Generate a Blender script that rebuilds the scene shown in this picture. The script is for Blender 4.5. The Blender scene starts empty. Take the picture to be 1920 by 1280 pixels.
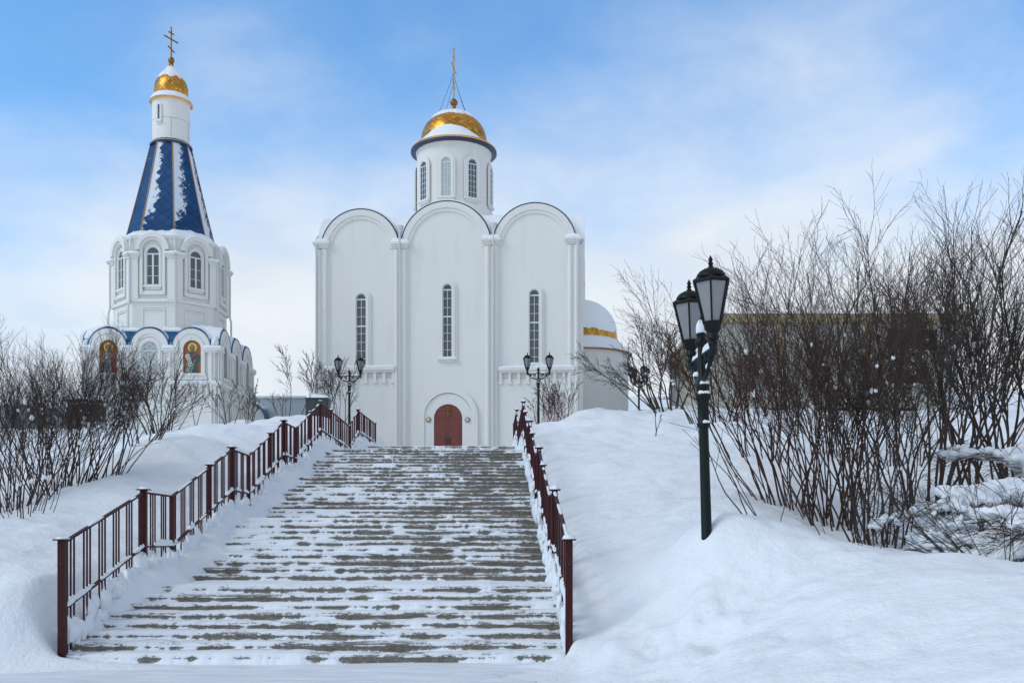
import bpy, math, random
import numpy as np
from mathutils import Matrix, Vector, Euler

R = math.radians
SC = bpy.context.scene
COL = SC.collection
F = 1900.0            # focal length in photograph pixels
EYE = 1.66            # eye height above the foot of the stairs

# ------------------------------------------------------------------ camera
cam = bpy.data.cameras.new("camera")
cam.sensor_width = 36.0
cam.lens = 36.0 * F / 1920.0
cam.shift_y = 360.0 / 1920.0          # level shift lens: verticals stay vertical
cam.clip_start = 0.1
cam.clip_end = 3000
camo = bpy.data.objects.new("camera", cam)
camo.location = (0, 0, EYE)
camo.rotation_euler = (R(90), 0, 0)
COL.objects.link(camo)
SC.camera = camo

# ------------------------------------------------------------------ light
SUN_EL, SUN_AZ = R(40), R(-116)       # azimuth measured from +Y towards +X
sun = bpy.data.lights.new("sun", 'SUN')
sun.energy = 0.88
sun.angle = R(25)
sun.color = (1.0, 0.91, 0.79)
suno = bpy.data.objects.new("sun", sun)
sd = Vector((math.cos(SUN_EL) * math.sin(SUN_AZ), math.cos(SUN_EL) * math.cos(SUN_AZ), math.sin(SUN_EL)))
suno.rotation_euler = sd.to_track_quat('Z', 'Y').to_euler()
suno.location = (0, 0, 60)
COL.objects.link(suno)

SC.view_settings.view_transform = 'Standard'
SC.view_settings.look = 'None'
SC.view_settings.exposure = 0.07
SC.view_settings.gamma = 1.0

world = bpy.data.worlds.new("World")
SC.world = world
world.use_nodes = True
WT = world.node_tree
WT.nodes.clear()


class NT:
    """small wrapper for writing node trees"""
    def __init__(s, tree):
        s.t = tree

    def n(s, typ, ins=None, **kw):
        nd = s.t.nodes.new(typ)
        for k, v in kw.items():
            setattr(nd, k, v)
        for k, v in (ins or {}).items():
            if isinstance(v, bpy.types.NodeSocket):
                s.t.links.new(v, nd.inputs[k])
            else:
                nd.inputs[k].default_value = v
        return nd

    def math(s, op, a, b=0.0, clamp=False):
        return s.n('ShaderNodeMath', {0: a, 1: b}, operation=op, use_clamp=clamp).outputs[0]

    def mix(s, f, a, b):
        nd = s.n('ShaderNodeMix', data_type='RGBA')
        for i, v in ((0, f), (6, a), (7, b)):
            if isinstance(v, bpy.types.NodeSocket):
                s.t.links.new(v, nd.inputs[i])
            else:
                nd.inputs[i].default_value = v
        return nd.outputs[2]

    def noise(s, vec, scale, detail=4, rough=0.55, dist=0.0):
        return s.n('ShaderNodeTexNoise', {'Vector': vec, 'Scale': scale, 'Detail': detail, 'Roughness': rough, 'Distortion': dist}).outputs[0]

    def ramp(s, f, a, b, smooth=True):
        return s.n('ShaderNodeMapRange', {0: f, 1: a, 2: b, 3: 0.0, 4: 1.0},
                   interpolation_type='SMOOTHSTEP' if smooth else 'LINEAR').outputs[0]


def build_world():
    w = NT(WT)
    co = w.n('ShaderNodeTexCoord').outputs['Generated']
    sky = w.n('ShaderNodeTexSky', sky_type='NISHITA', sun_disc=False, sun_elevation=SUN_EL,
              sun_rotation=SUN_AZ, altitude=50, air_density=1.0, dust_density=0.6, ozone_density=2.2)
    z = w.n('ShaderNodeSeparateXYZ', {0: co}).outputs[2]
    mp = w.n('ShaderNodeMapping', {0: co, 1: (2.3, 0.4, 5.1), 2: (0.0, 0.5, 0.0), 3: (1.0, 1.0, 2.0)}).outputs[0]
    n1 = w.noise(mp, 2.6, 5, 0.52, 0.35)
    n2 = w.noise(mp, 7.0, 5, 0.6, 0.3)
    nn = w.math('ADD', w.math('MULTIPLY', n1, 0.8), w.math('MULTIPLY', n2, 0.2))
    # thin veil everywhere, solid cloud towards the horizon
    el = w.ramp(z, 0.47, 0.16)
    c = w.math('ADD', w.math('MULTIPLY', el, 0.88), w.math('MULTIPLY', w.math('SUBTRACT', nn, 0.5), 1.7))
    # thinner cloud towards the left of the view
    xx = w.n('ShaderNodeSeparateXYZ', {0: co}).outputs[0]
    c = w.math('SUBTRACT', c, w.math('MULTIPLY', w.ramp(xx, -0.20, -0.44), 0.34))
    m = w.ramp(c, -0.22, 0.85)
    m = w.math('ADD', w.math('MULTIPLY', m, 0.95), 0.03)
    shade = w.ramp(n2, 0.3, 0.7)
    cloud = w.mix(shade, (6.3, 6.8, 7.4, 1), (7.1, 7.5, 7.9, 1))
    blue = w.n('ShaderNodeVectorMath', {0: sky.outputs[0], 1: (1.06, 1.70, 2.02)}, operation='MULTIPLY').outputs[0]
    col = w.mix(m, blue, cloud)
    # grey cloud added overhead, out of view, to keep the light neutral
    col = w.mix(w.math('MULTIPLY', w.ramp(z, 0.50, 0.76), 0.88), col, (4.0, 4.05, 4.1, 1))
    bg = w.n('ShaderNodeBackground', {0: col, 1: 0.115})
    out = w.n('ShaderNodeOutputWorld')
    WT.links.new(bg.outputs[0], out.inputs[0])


build_world()

# ------------------------------------------------------------------ noise helpers
_rng = np.random.default_rng(7)
_TAB = _rng.random((256, 256))


def vnoise(x, y):
    x = np.asarray(x, float); y = np.asarray(y, float)
    xi = np.floor(x).astype(int); yi = np.floor(y).astype(int)
    fx = x - xi; fy = y - yi
    fx = fx * fx * (3 - 2 * fx); fy = fy * fy * (3 - 2 * fy)
    a = _TAB[xi & 255, yi & 255]; b = _TAB[(xi + 1) & 255, yi & 255]
    c = _TAB[xi & 255, (yi + 1) & 255]; d = _TAB[(xi + 1) & 255, (yi + 1) & 255]
    return (a * (1 - fx) + b * fx) * (1 - fy) + (c * (1 - fx) + d * fx) * fy


def fbm(x, y, o=4, g=0.5):
    s = 0; a = 1; t = 0
    for i in range(o):
        s = s + a * vnoise(x * 2 ** i + 17.3 * i, y * 2 ** i + 31.7 * i); t += a; a *= g
    return s / t


def sstep(a, b, x):
    t = np.clip((x - a) / (b - a), 0, 1)
    return t * t * (3 - 2 * t)


# ------------------------------------------------------------------ materials
def mat(name, build):
    m = bpy.data.materials.new(name)
    m.use_nodes = True
    t = m.node_tree
    t.nodes.clear()
    w = NT(t)
    out = w.n('ShaderNodeOutputMaterial')
    sh = build(w)
    t.links.new(sh, out.inputs[0])
    return m


def pbsdf(w, col, rough=0.6, metal=0.0, normal=None, spec=0.5, **kw):
    ins = {'Base Color': col, 'Roughness': rough, 'Metallic': metal, 'Specular IOR Level': spec}
    if normal is not None:
        ins['Normal'] = normal
    ins.update(kw)
    return w.n('ShaderNodeBsdfPrincipled', ins).outputs[0]


def bump(w, h, strength=0.3, dist=0.02):
    return w.n('ShaderNodeBump', {'Strength': strength, 'Distance': dist, 'Height': h}).outputs[0]


def simple(name, col, rough=0.6, metal=0.0, var=0.12, scale=3.0, bmp=0.0, bscale=30.0, spec=0.5):
    def b(w):
        co = w.n('ShaderNodeTexCoord').outputs['Object']
        n = w.noise(co, scale, 5, 0.6)
        d = [c * (1 - var) for c in col] + [1]
        l = [min(1, c * (1 + var)) for c in col] + [1]
        c = w.mix(n, tuple(d), tuple(l))
        nm = bump(w, w.noise(co, bscale, 3), bmp, 0.02) if bmp else None
        return pbsdf(w, c, rough, metal, nm, spec)
    return mat(name, b)


def snow_nodes(w, co, k=1.0):
    n = w.noise(co, 0.35, 3, 0.5)
    c = w.mix(n, (0.84, 0.865, 0.895, 1), (0.89, 0.91, 0.93, 1))
    h = w.math('ADD', w.math('MULTIPLY', w.noise(co, 2.2, 6, 0.66), 0.60),
               w.math('ADD', w.math('MULTIPLY', w.noise(co, 14, 4, 0.6), 0.14), w.math('MULTIPLY', w.noise(co, 60, 2, 0.6), 0.035)))
    return c, bump(w, h, 0.75 * k, 0.15)


def _snow(w):
    co = w.n('ShaderNodeTexCoord').outputs['Object']
    c, nm = snow_nodes(w, co)
    return pbsdf(w, c, 0.75, 0, nm, 0.25)


def _packed(w):
    co = w.n('ShaderNodeTexCoord').outputs['Object']
    mp = w.n('ShaderNodeMapping', {0: co, 3: (0.6, 4.5, 1)}).outputs[0]
    n = w.noise(mp, 2.2, 5, 0.6, 0.6)
    c = w.mix(w.ramp(n, 0.35, 0.65), (0.70, 0.73, 0.77, 1), (0.85, 0.875, 0.90, 1))
    h = w.math('ADD', w.math('MULTIPLY', n, 0.6), w.math('MULTIPLY', w.noise(co, 25, 3), 0.15))
    return pbsdf(w, c, 0.65, 0, bump(w, h, 0.5, 0.06), 0.3)


def _steps(w):
    co = w.n('ShaderNodeTexCoord').outputs['Object']
    at = w.n('ShaderNodeAttribute', attribute_name='snow').outputs['Fac']
    mp = w.n('ShaderNodeMapping', {0: co, 3: (1.0, 1.6, 2.2)}).outputs[0]
    nf = w.noise(mp, 11, 6, 0.68, 0.4)
    nf2 = w.noise(w.n('ShaderNodeMapping', {0: co, 3: (1.0, 1.3, 1.5)}).outputs[0], 34, 4, 0.7, 0.6)
    s = w.math('ADD', at, w.math('ADD', w.math('MULTIPLY', w.math('SUBTRACT', nf, 0.5), 1.7), w.math('MULTIPLY', w.math('SUBTRACT', nf2, 0.5), 1.1)))
    dust = w.math('MULTIPLY', w.ramp(w.noise(co, 70, 3, 0.7), 0.42, 0.66), w.ramp(s, -0.25, 0.45))
    m = w.math('MAXIMUM', w.ramp(s, 0.42, 0.58), w.math('MULTIPLY', dust, 0.42))
    sl = w.noise(w.n('ShaderNodeMapping', {0: co, 3: (0.35, 2.0, 6.0)}).outputs[0], 2.0, 3)
    con = w.mix(w.noise(co, 5, 5, 0.6), (0.105, 0.087, 0.062, 1), (0.255, 0.22, 0.168, 1))
    con = w.mix(w.ramp(sl, 0.35, 0.65), con, (0.165, 0.141, 0.106, 1))
    # long slab joints
    sc, nm = snow_nodes(w, co, 0.8)
    col = w.mix(m, con, sc)
    nb = bump(w, w.math('ADD', m, w.math('MULTIPLY', nf, 0.3)), 0.6, 0.015)
    return pbsdf(w, col, 0.8, 0, nb, 0.25)


def _plaster(w):
    g = w.n('ShaderNodeNewGeometry').outputs['Position']
    n = w.noise(g, 0.5, 6, 0.6)
    mp = w.n('ShaderNodeMapping', {0: g, 3: (1.4, 1.4, 0.16)}).outputs[0]
    st = w.noise(mp, 1.6, 6, 0.65)
    c = w.mix(n, (0.755, 0.735, 0.69, 1), (0.81, 0.79, 0.745, 1))
    c = w.mix(w.math('MULTIPLY', w.ramp(st, 0.50, 0.74), 0.42), c, (0.64, 0.63, 0.595, 1))
    return pbsdf(w, c, 0.8, 0, bump(w, w.noise(g, 26, 4), 0.12, 0.02), 0.25)


def diamond(w, N, Mv, lw):
    uv = w.n('ShaderNodeTexCoord').outputs['UV']
    sp = w.n('ShaderNodeSeparateXYZ', {0: uv})
    u = w.math('MULTIPLY', sp.outputs[0], N); v = w.math('MULTIPLY', sp.outputs[1], Mv)
    a = w.math('ADD', u, v); b = w.math('SUBTRACT', u, v)
    fa = w.math('FRACT', a); fb = w.math('FRACT', b)
    mn = w.math('MINIMUM', fa, fb)
    line = w.ramp(mn, lw, lw * 0.25)
    ida = w.n('ShaderNodeCombineXYZ', {0: w.math('FLOOR', a), 1: w.math('FLOOR', b)}).outputs[0]
    rnd = w.n('ShaderNodeTexWhiteNoise', {0: ida}).outputs[0]
    return line, rnd, w.math('ADD', fa, fb)


def _gold(N, Mv, shingle=True):
    def b(w):
        line, rnd, t = diamond(w, N, Mv, 0.14)
        c = w.mix(rnd, (0.50, 0.215, 0.030, 1), (0.80, 0.40, 0.075, 1))
        c = w.mix(w.math('MULTIPLY', line, 0.75), c, (0.16, 0.07, 0.012, 1))
        r = w.math('ADD', 0.26, w.math('MULTIPLY', rnd, 0.18))
        return pbsdf(w, c, r, 0.9, bump(w, w.math('ADD', t, w.math('MULTIPLY', rnd, 0.8)), 0.5, 0.03))
    return b


def _tent(w):
    line, rnd, t = diamond(w, 2.5, 11.0, 0.10)
    at = w.n('ShaderNodeAttribute', attribute_name='snow').outputs['Fac']
    co = w.n('ShaderNodeTexCoord').outputs['Object']
    nf = w.noise(co, 2.3, 8, 0.76, 0.9)
    s = w.math('ADD', at, w.math('MULTIPLY', w.math('SUBTRACT', nf, 0.5), 2.1))
    s = w.math('ADD', s, w.math('MULTIPLY', w.math('SUBTRACT', t, 1.0), 0.16))
    m = w.ramp(s, 0.44, 0.58)
    c = w.mix(rnd, (0.014, 0.058, 0.150, 1), (0.022, 0.082, 0.205, 1))
    c = w.mix(w.math('MULTIPLY', line, 0.7), c, (0.006, 0.016, 0.05, 1))
    col = w.mix(m, c, (0.72, 0.77, 0.84, 1))
    rg = w.math('ADD', 0.55, w.math('MULTIPLY', m, 0.3))
    return pbsdf(w, col, rg, 0.0, bump(w, w.math('ADD', t, w.math('MULTIPLY', m, 2.0)), 0.35, 0.03), 0.12)


def _glass(w):
    g = w.n('ShaderNodeNewGeometry').outputs['Position']
    n = w.noise(g, 1.3, 3)
    c = w.mix(n, (0.05, 0.062, 0.066, 1), (0.10, 0.115, 0.12, 1))
    return pbsdf(w, c, 0.12, 0, bump(w, w.noise(g, 0.9, 2), 0.05, 0.05), 0.6)


def _lglass(w):
    co = w.n('ShaderNodeTexCoord').outputs['Object']
    c = w.mix(w.noise(co, 6, 4), (0.20, 0.20, 0.205, 1), (0.30, 0.30, 0.31, 1))
    return pbsdf(w, c, 0.35, 0, None, 0.5)


def _maroon(w):
    co = w.n('ShaderNodeTexCoord').outputs['Object']
    n = w.noise(co, 9, 5, 0.65)
    c = w.mix(n, (0.034, 0.0062, 0.0075, 1), (0.066, 0.0115, 0.013, 1))
    fr = w.ramp(w.noise(co, 38, 4, 0.7), 0.66, 0.74)
    c = w.mix(w.math('MULTIPLY', fr, 0.55), c, (0.70, 0.74, 0.80, 1))
    return pbsdf(w, c, 0.5, 0, bump(w, n, 0.2, 0.01), 0.2)


def _bark(a, b_):
    def f(w):
        g = w.n('ShaderNodeNewGeometry').outputs['Position']
        n = w.noise(g, 3.5, 4, 0.6)
        c = w.mix(n, a, b_)
        return pbsdf(w, c, 0.85, 0, None, 0.15)
    return f


def _brick(w):
    co = w.n('ShaderNodeTexCoord').outputs['Object']
    mp = w.n('ShaderNodeMapping', {0: co, 2: (R(90), 0, 0)}).outputs[0]
    b = w.n('ShaderNodeTexBrick', {'Vector': mp, 'Color1': (0.74, 0.68, 0.68, 1), 'Color2': (0.66, 0.56, 0.56, 1),
                                   'Mortar': (0.38, 0.26, 0.26, 1), 'Scale': 2.4, 'Mortar Size': 0.03})
    return pbsdf(w, b.outputs[0], 0.8)


def _panelwall(w):
    co = w.n('ShaderNodeTexCoord').outputs['Object']
    n = w.noise(co, 0.7, 5, 0.6)
    c = w.mix(n, (0.42, 0.405, 0.34, 1), (0.55, 0.54, 0.47, 1))
    st = w.noise(w.n('ShaderNodeMapping', {0: co, 3: (2, 2, 0.2)}).outputs[0], 1.5, 4)
    c = w.mix(w.math('MULTIPLY', w.ramp(st, 0.5, 0.75), 0.5), c, (0.25, 0.235, 0.19, 1))
    return pbsdf(w, c, 0.85, 0, None, 0.2)


def _wood(w):
    co = w.n('ShaderNodeTexCoord').outputs['Object']
    n = w.noise(w.n('ShaderNodeMapping', {0: co, 3: (7, 7, 0.5)}).outputs[0], 1.5, 5)
    c = w.mix(n, (0.06, 0.05, 0.043, 1), (0.17, 0.145, 0.128, 1))
    return pbsdf(w, c, 0.85)


SNOW = mat('snow', _snow)
PACKED = mat('packed_snow', _packed)
STEPS = mat('snowy_concrete', _steps)
PLASTER = mat('white_plaster', _plaster)
TRIM = simple('white_trim', (0.78, 0.76, 0.715), 0.7, 0, 0.05, 2.0, 0.05, spec=0.25)
PIPE = simple('white_pipe', (0.62, 0.63, 0.61), 0.5, 0, 0.06)
FRAME = simple('window_frame_white', (0.70, 0.72, 0.72), 0.5, 0, 0.04)
GLASS = mat('window_glass', _glass)
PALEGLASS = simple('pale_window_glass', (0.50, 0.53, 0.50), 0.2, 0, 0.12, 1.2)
GOLD = mat('gold_shingle', _gold(26, 9))
GOLDP = simple('gold_plain', (0.72, 0.36, 0.065), 0.30, 0.9, 0.25, 2.5, 0.1)
GOLDD = simple('gilt_bronze', (0.30, 0.14, 0.04), 0.42, 0.85, 0.4, 4.0)
GOLDSTRIP = simple('orange_gilt_strip', (0.36, 0.185, 0.06), 0.45, 0.3, 0.3, 5.0)
NAVY = simple('navy_metal', (0.018, 0.035, 0.085), 0.4, 0.0, 0.2)
BLUE = simple('blue_metal', (0.022, 0.125, 0.25), 0.4, 0.0, 0.15)
TENT = mat('blue_shingles', _tent)
DOORM = simple('red_brown_paint', (0.175, 0.038, 0.026), 0.42, 0, 0.14, 2.5, 0.05)
DARKRED = simple('dark_red_paint', (0.085, 0.018, 0.013), 0.5, 0, 0.15)
MAROON = mat('maroon_rail_paint', _maroon)
LAMPM = simple('dark_green_iron', (0.0045, 0.0085, 0.0078), 0.42, 0.0, 0.3, 9.0, 0.15, 25, 0.22)
LGLASS = mat('frosted_lamp_glass', _lglass)
BARK = mat('dark_bark', _bark((0.032, 0.025, 0.021, 1), (0.098, 0.072, 0.061, 1)))
BARKR = mat('red_brown_bark', _bark((0.037, 0.021, 0.0165, 1), (0.108, 0.058, 0.047, 1)))
BARKG = mat('grey_bark', _bark((0.035, 0.029, 0.026, 1), (0.095, 0.078, 0.068, 1)))
BEIGE = mat('beige_panel_wall', _panelwall)
YELLOW = simple('ochre_cornice', (0.36, 0.30, 0.17), 0.75, 0, 0.2, 2.0)
BRICKD = simple('dark_red_brick', (0.065, 0.035, 0.029), 0.8, 0, 0.4, 6.0, 0.3)
BRICK = mat('pinkish_brick', _brick)
GREENBOX = simple('dark_green_steel', (0.035, 0.047, 0.038), 0.45, 0, 0.2, 1.5)
WOOD = mat('dark_timber', _wood)
GREYW = simple('grey_render', (0.37, 0.385, 0.39), 0.85, 0, 0.15, 1.0)
CONC = simple('bare_concrete', (0.17, 0.155, 0.125), 0.85, 0, 0.3, 5.0, 0.3)
PALEW = simple('pale_wall', (0.52, 0.56, 0.58), 0.85, 0, 0.06, 0.8)
DARK = simple('dark_void', (0.03, 0.025, 0.022), 0.7, 0, 0.3)
IC_OR = simple('icon_orange', (0.33, 0.095, 0.012), 0.35, 0.0, 0.35, 4.0)
IC_GOLD = simple('icon_gold', (0.72, 0.52, 0.12), 0.35, 0.1, 0.2, 8.0)
IC_SKIN = simple('icon_skin', (0.27, 0.17, 0.09), 0.5, 0, 0.2, 12)
IC_HAIR = simple('icon_hair', (0.12, 0.10, 0.07), 0.5, 0, 0.3, 14)
IC_GREEN = simple('icon_green', (0.03, 0.085, 0.075), 0.5, 0, 0.4, 9)
IC_GREY = simple('icon_grey', (0.24, 0.26, 0.23), 0.5, 0, 0.4, 9)
IC_RED = simple('icon_red', (0.45, 0.03, 0.02), 0.5, 0, 0.2, 9)
IC_PAPER = simple('icon_paper', (0.58, 0.58, 0.50), 0.5, 0, 0.1, 9)


# ------------------------------------------------------------------ mesh builder
class MB:
    def __init__(s):
        s.v = []; s.f = []; s.M = Matrix(); s.uv = []; s.att = []

    def add(s, vs, fs, uv=None):
        o = len(s.v)
        s.v += [tuple(s.M @ Vector(p)) for p in vs]
        s.f += [tuple(i + o for i in f) for f in fs]
        s.uv += (uv if uv else [(0, 0)] * len(vs))
        return o

    def box(s, x0, x1, y0, y1, z0, z1):
        s.add([(x, y, z) for z in (z0, z1) for y in (y0, y1) for x in (x0, x1)],
              [(0, 2, 3, 1), (4, 5, 7, 6), (0, 1, 5, 4), (2, 6, 7, 3), (0, 4, 6, 2), (1, 3, 7, 5)])

    def prism(s, ol, y0, y1):
        n = len(ol)
        vs = [(a, y0, b) for a, b in ol] + [(a, y1, b) for a, b in ol]
        s.add(vs, [tuple(range(n)), tuple(range(2 * n - 1, n - 1, -1))] +
              [(i, i + n, (i + 1) % n + n, (i + 1) % n) for i in range(n)])

    def ring(s, outer, inner, y0, y1, closed=False):
        n = len(outer)
        vs = [(a, y0, b) for a, b in outer] + [(a, y0, b) for a, b in inner] + \
             [(a, y1, b) for a, b in outer] + [(a, y1, b) for a, b in inner]
        fs = []
        m = n if closed else n - 1
        for i in range(m):
            j = (i + 1) % n
            fs += [(i, j, n + j, n + i), (2 * n + i, 3 * n + i, 3 * n + j, 2 * n + j),
                   (i, 2 * n + i, 2 * n + j, j), (n + i, n + j, 3 * n + j, 3 * n + i)]
        if not closed:
            fs += [(0, n, 3 * n, 2 * n), (n - 1, 3 * n - 1, 4 * n - 1, 2 * n - 1)]
        s.add(vs, fs)

    def tube(s, pts, rad, n=6, cap=True):
        pts = [Vector(p) for p in pts]
        m = len(pts)
        if not hasattr(rad, '__len__'):
            rad = [rad] * m
        vs = []
        t0 = (pts[1] - pts[0]).normalized()
        ref = Vector((0, 0, 1)) if abs(t0.z) < 0.9 else Vector((1, 0, 0))
        u = t0.cross(ref).normalized()
        for i in range(m):
            t = (pts[min(i + 1, m - 1)] - pts[max(i - 1, 0)])
            if t.length < 1e-9:
                t = t0
            t.normalize()
            u = (u - t * u.dot(t))
            if u.length < 1e-6:
                u = t.orthogonal()
            u.normalize()
            w = t.cross(u)
            for k in range(n):
                a = 2 * math.pi * k / n
                vs.append(pts[i] + (u * math.cos(a) + w * math.sin(a)) * rad[i])
        fs = [(i * n + k, i * n + (k + 1) % n, (i + 1) * n + (k + 1) % n, (i + 1) * n + k)
              for i in range(m - 1) for k in range(n)]
        if cap:
            fs += [tuple(range(n - 1, -1, -1)), tuple((m - 1) * n + k for k in range(n))]
        s.add(vs, fs)

    def bar(s, p0, p1, w, h):
        """rectangular bar between two points, w across, h in height"""
        p0 = Vector(p0); p1 = Vector(p1)
        t = (p1 - p0).normalized()
        up = Vector((0, 0, 1)) if abs(t.z) < 0.99 else Vector((0, 1, 0))
        a = t.cross(up).normalized() * (w / 2)
        b = a.cross(t).normalized() * (h / 2)
        vs = [p + sa * a + sb * b for p in (p0, p1) for sa, sb in ((-1, -1), (1, -1), (1, 1), (-1, 1))]
        s.add(vs, [(3, 2, 1, 0), (4, 5, 6, 7), (0, 1, 5, 4), (1, 2, 6, 5), (2, 3, 7, 6), (3, 0, 4, 7)])

    def lathe(s, prof, n=32, c=(0, 0), a0=0.0, a1=2 * math.pi, caps=True, rot=0.0):
        full = abs(a1 - a0 - 2 * math.pi) < 1e-6
        m = n + 1
        vs = []; uv = []
        L = [0.0]
        for i in range(1, len(prof)):
            L.append(L[-1] + math.hypot(prof[i][0] - prof[i - 1][0], prof[i][1] - prof[i - 1][1]))
        for i, (r, z) in enumerate(prof):
            for k in range(m):
                a = a0 + (a1 - a0) * k / n + rot
                vs.append((c[0] + r * math.cos(a), c[1] + r * math.sin(a), z))
                uv.append((k / n, L[i] / max(L[-1], 1e-6)))
        fs = [(i * m + k, i * m + k + 1, (i + 1) * m + k + 1, (i + 1) * m + k)
              for i in range(len(prof) - 1) for k in range(n)]
        if caps and full:
            if prof[0][0] > 1e-4:
                fs.append(tuple(range(n - 1, -1, -1)))
            if prof[-1][0] > 1e-4:
                b = (len(prof) - 1) * m
                fs.append(tuple(b + k for k in range(n)))
        s.add(vs, fs, uv)

    def blob(s, c, rx, ry, rz, seed=0, n=8, m=6, jit=0.22, flat=-0.25):
        rnd = random.Random(seed)
        ph = [rnd.uniform(0, 6.28) for _ in range(4)]
        vs = []; fs = []
        for i in range(m + 1):
            th = math.pi * i / m
            for k in range(n):
                a = 2 * math.pi * k / n
                q = 1 + jit * (math.sin(2 * a + ph[0]) * 0.5 + math.sin(3 * a + ph[1] + 2 * th) * 0.35 + math.sin(2 * th + ph[2]) * 0.3)
                z = math.cos(th)
                vs.append((c[0] + rx * q * math.sin(th) * math.cos(a), c[1] + ry * q * math.sin(th) * math.sin(a),
                           c[2] + rz * q * max(z, flat)))
        for i in range(m):
            for k in range(n):
                fs.append((i * n + k, i * n + (k + 1) % n, (i + 1) * n + (k + 1) % n, (i + 1) * n + k))
        s.add(vs, fs)

    def bead(s, pts, w, h, seed=0, step=0.12, jit=0.45, sag=0.12):
        """rounded snow strip lying on a path"""
        rnd = random.Random(seed)
        P = [Vector(p) for p in pts]
        q = [P[0]]
        for a, b in zip(P[:-1], P[1:]):
            k = max(1, int((b - a).length / step))
            q += [a.lerp(b, (i + 1) / k) for i in range(k)]
        m = len(q); n = 7
        hh = [rnd.uniform(1 - jit, 1 + jit) for _ in range(m)]
        for _ in range(1):
            hh = [(hh[max(i - 1, 0)] + 2 * hh[i] + hh[min(i + 1, m - 1)]) / 4 for i in range(m)]
        vs = []
        for i in range(m):
            t = q[min(i + 1, m - 1)] - q[max(i - 1, 0)]
            t.z = 0
            if t.length < 1e-6:
                t = Vector((1, 0, 0))
            t.normalize()
            sd_ = Vector((t.y, -t.x, 0))
            e = 0.35 if i in (0, m - 1) else 1.0
            for k in range(n):
                a = math.pi * k / (n - 1)
                ww = w / 2 * (0.85 + 0.15 * hh[i]) * (0.6 + 0.4 * e)
                vs.append(q[i] + sd_ * (math.cos(a) * ww) + Vector((0, 0, h * hh[i] * e * math.sin(a) ** 0.7 - h * sag)))
        fs = [(i * n + k, i * n + k + 1, (i + 1) * n + k + 1, (i + 1) * n + k) for i in range(m - 1) for k in range(n - 1)]
        fs += [((i + 1) * n, i * n, i * n + n - 1, (i + 1) * n + n - 1)[::-1] for i in range(m - 1)]
        fs += [tuple(range(n)), tuple((m - 1) * n + k for k in range(n - 1, -1, -1))]
        s.add(vs, fs)

    def build(s, name, m, parent=None, smooth=True, ang=38):
        me = bpy.data.meshes.new(name)
        me.from_pydata([tuple(p) for p in s.v], [], s.f)
        if any(u != (0, 0) for u in s.uv):
            l = me.uv_layers.new(name='UVMap')
            vi = np.empty(len(me.loops), int)
            me.loops.foreach_get('vertex_index', vi)
            l.data.foreach_set('uv', np.array(s.uv, float)[vi].ravel())
        if s.att:
            a = me.attributes.new('snow', 'FLOAT', 'POINT')
            a.data.foreach_set('value', np.array(s.att, float))
        if smooth:
            me.polygons.foreach_set('use_smooth', [True] * len(me.polygons))
            if ang < 180:
                me.set_sharp_from_angle(angle=R(ang))
        me.materials.append(m)
        me.update()
        o = bpy.data.objects.new(name, me)
        COL.objects.link(o)
        if parent is not None:
            o.parent = parent
        return o


def tag(o, label=None, cat=None, group=None, kind=None):
    if label: o['label'] = label
    if cat: o['category'] = cat
    if group: o['group'] = group
    if kind: o['kind'] = kind
    return o


def empty(name, loc, rz=0.0):
    o = bpy.data.objects.new(name, None)
    o.location = loc
    o.rotation_euler = (0, 0, rz)
    o.empty_display_size = 0.3
    COL.objects.link(o)
    return o


def mesh_np(name, V, Q, m, parent=None, snow=None):
    me = bpy.data.meshes.new(name)
    me.from_pydata(V.tolist(), [], Q.tolist())
    me.polygons.foreach_set('use_smooth', [True] * len(me.polygons))
    if snow is not None:
        a = me.attributes.new('snow', 'FLOAT', 'POINT')
        a.data.foreach_set('value', snow)
    me.materials.append(m)
    me.update()
    o = bpy.data.objects.new(name, me)
    COL.objects.link(o)
    if parent is not None:
        o.parent = parent
    return o


def at(px, py, D):
    """a measured point of the place: photograph pixel and its distance in metres"""
    return Vector(((px - 960) / F * D, D, EYE + (1000 - py) / F * D))


# ------------------------------------------------------------------ the stairs' own frame
ST_A = math.atan(0.01895)                      # the flight heads slightly left of the view
ST_O = Vector((-2.23, 0, EYE))                 # heights below are relative to the eye


def st(u, v, z=0.0):
    c, s = math.cos(ST_A), math.sin(ST_A)
    return Vector((ST_O.x + u * c - v * s, u * s + v * c, EYE + z))


def st_inv(X, Y):
    c, s = math.cos(ST_A), math.sin(ST_A)
    x = X - ST_O.x
    return x * c + Y * s, -x * s + Y * c


# flights: (v start, v end, z start, z end, number of risers)
FLIGHTS = [(12.87, 15.83, -1.66, -0.83, 8), (17.22, 21.18, -0.83, 0.28, 10), (22.6, 26.4, 0.28, 1.43, 10),
           (28.0, 32.0, 1.43, 2.60, 10), (38.4, 40.9, 2.60, 3.48, 8)]
PV = [0, 12.87, 15.83, 17.22, 21.18, 22.6, 26.4, 28.0, 32.0, 38.4, 40.9, 47.0, 57.0, 80]
PZ = [-1.66, -1.66, -0.83, -0.83, 0.28, 0.28, 1.43, 1.43, 2.60, 2.60, 3.48, 3.6, 4.5, 4.6]
RAILV = [12.85, 15.83, 17.22, 21.18, 22.6, 26.4, 28.0, 32.0, 38.4, 40.9, 47.1]
RAILZ = [-0.12, 0.64, 0.63, 1.75, 1.73, 2.89, 2.90, 4.12, 4.06, 4.95, 5.06]


def zs(v):
    return np.interp(v, PV, PZ)


# ------------------------------------------------------------------ terrain
CT = []


def ctrl(*pts):
    for px, py, D in pts:
        p = at(px, py, D)
        CT.append((p.x, p.y, p.z))


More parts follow.
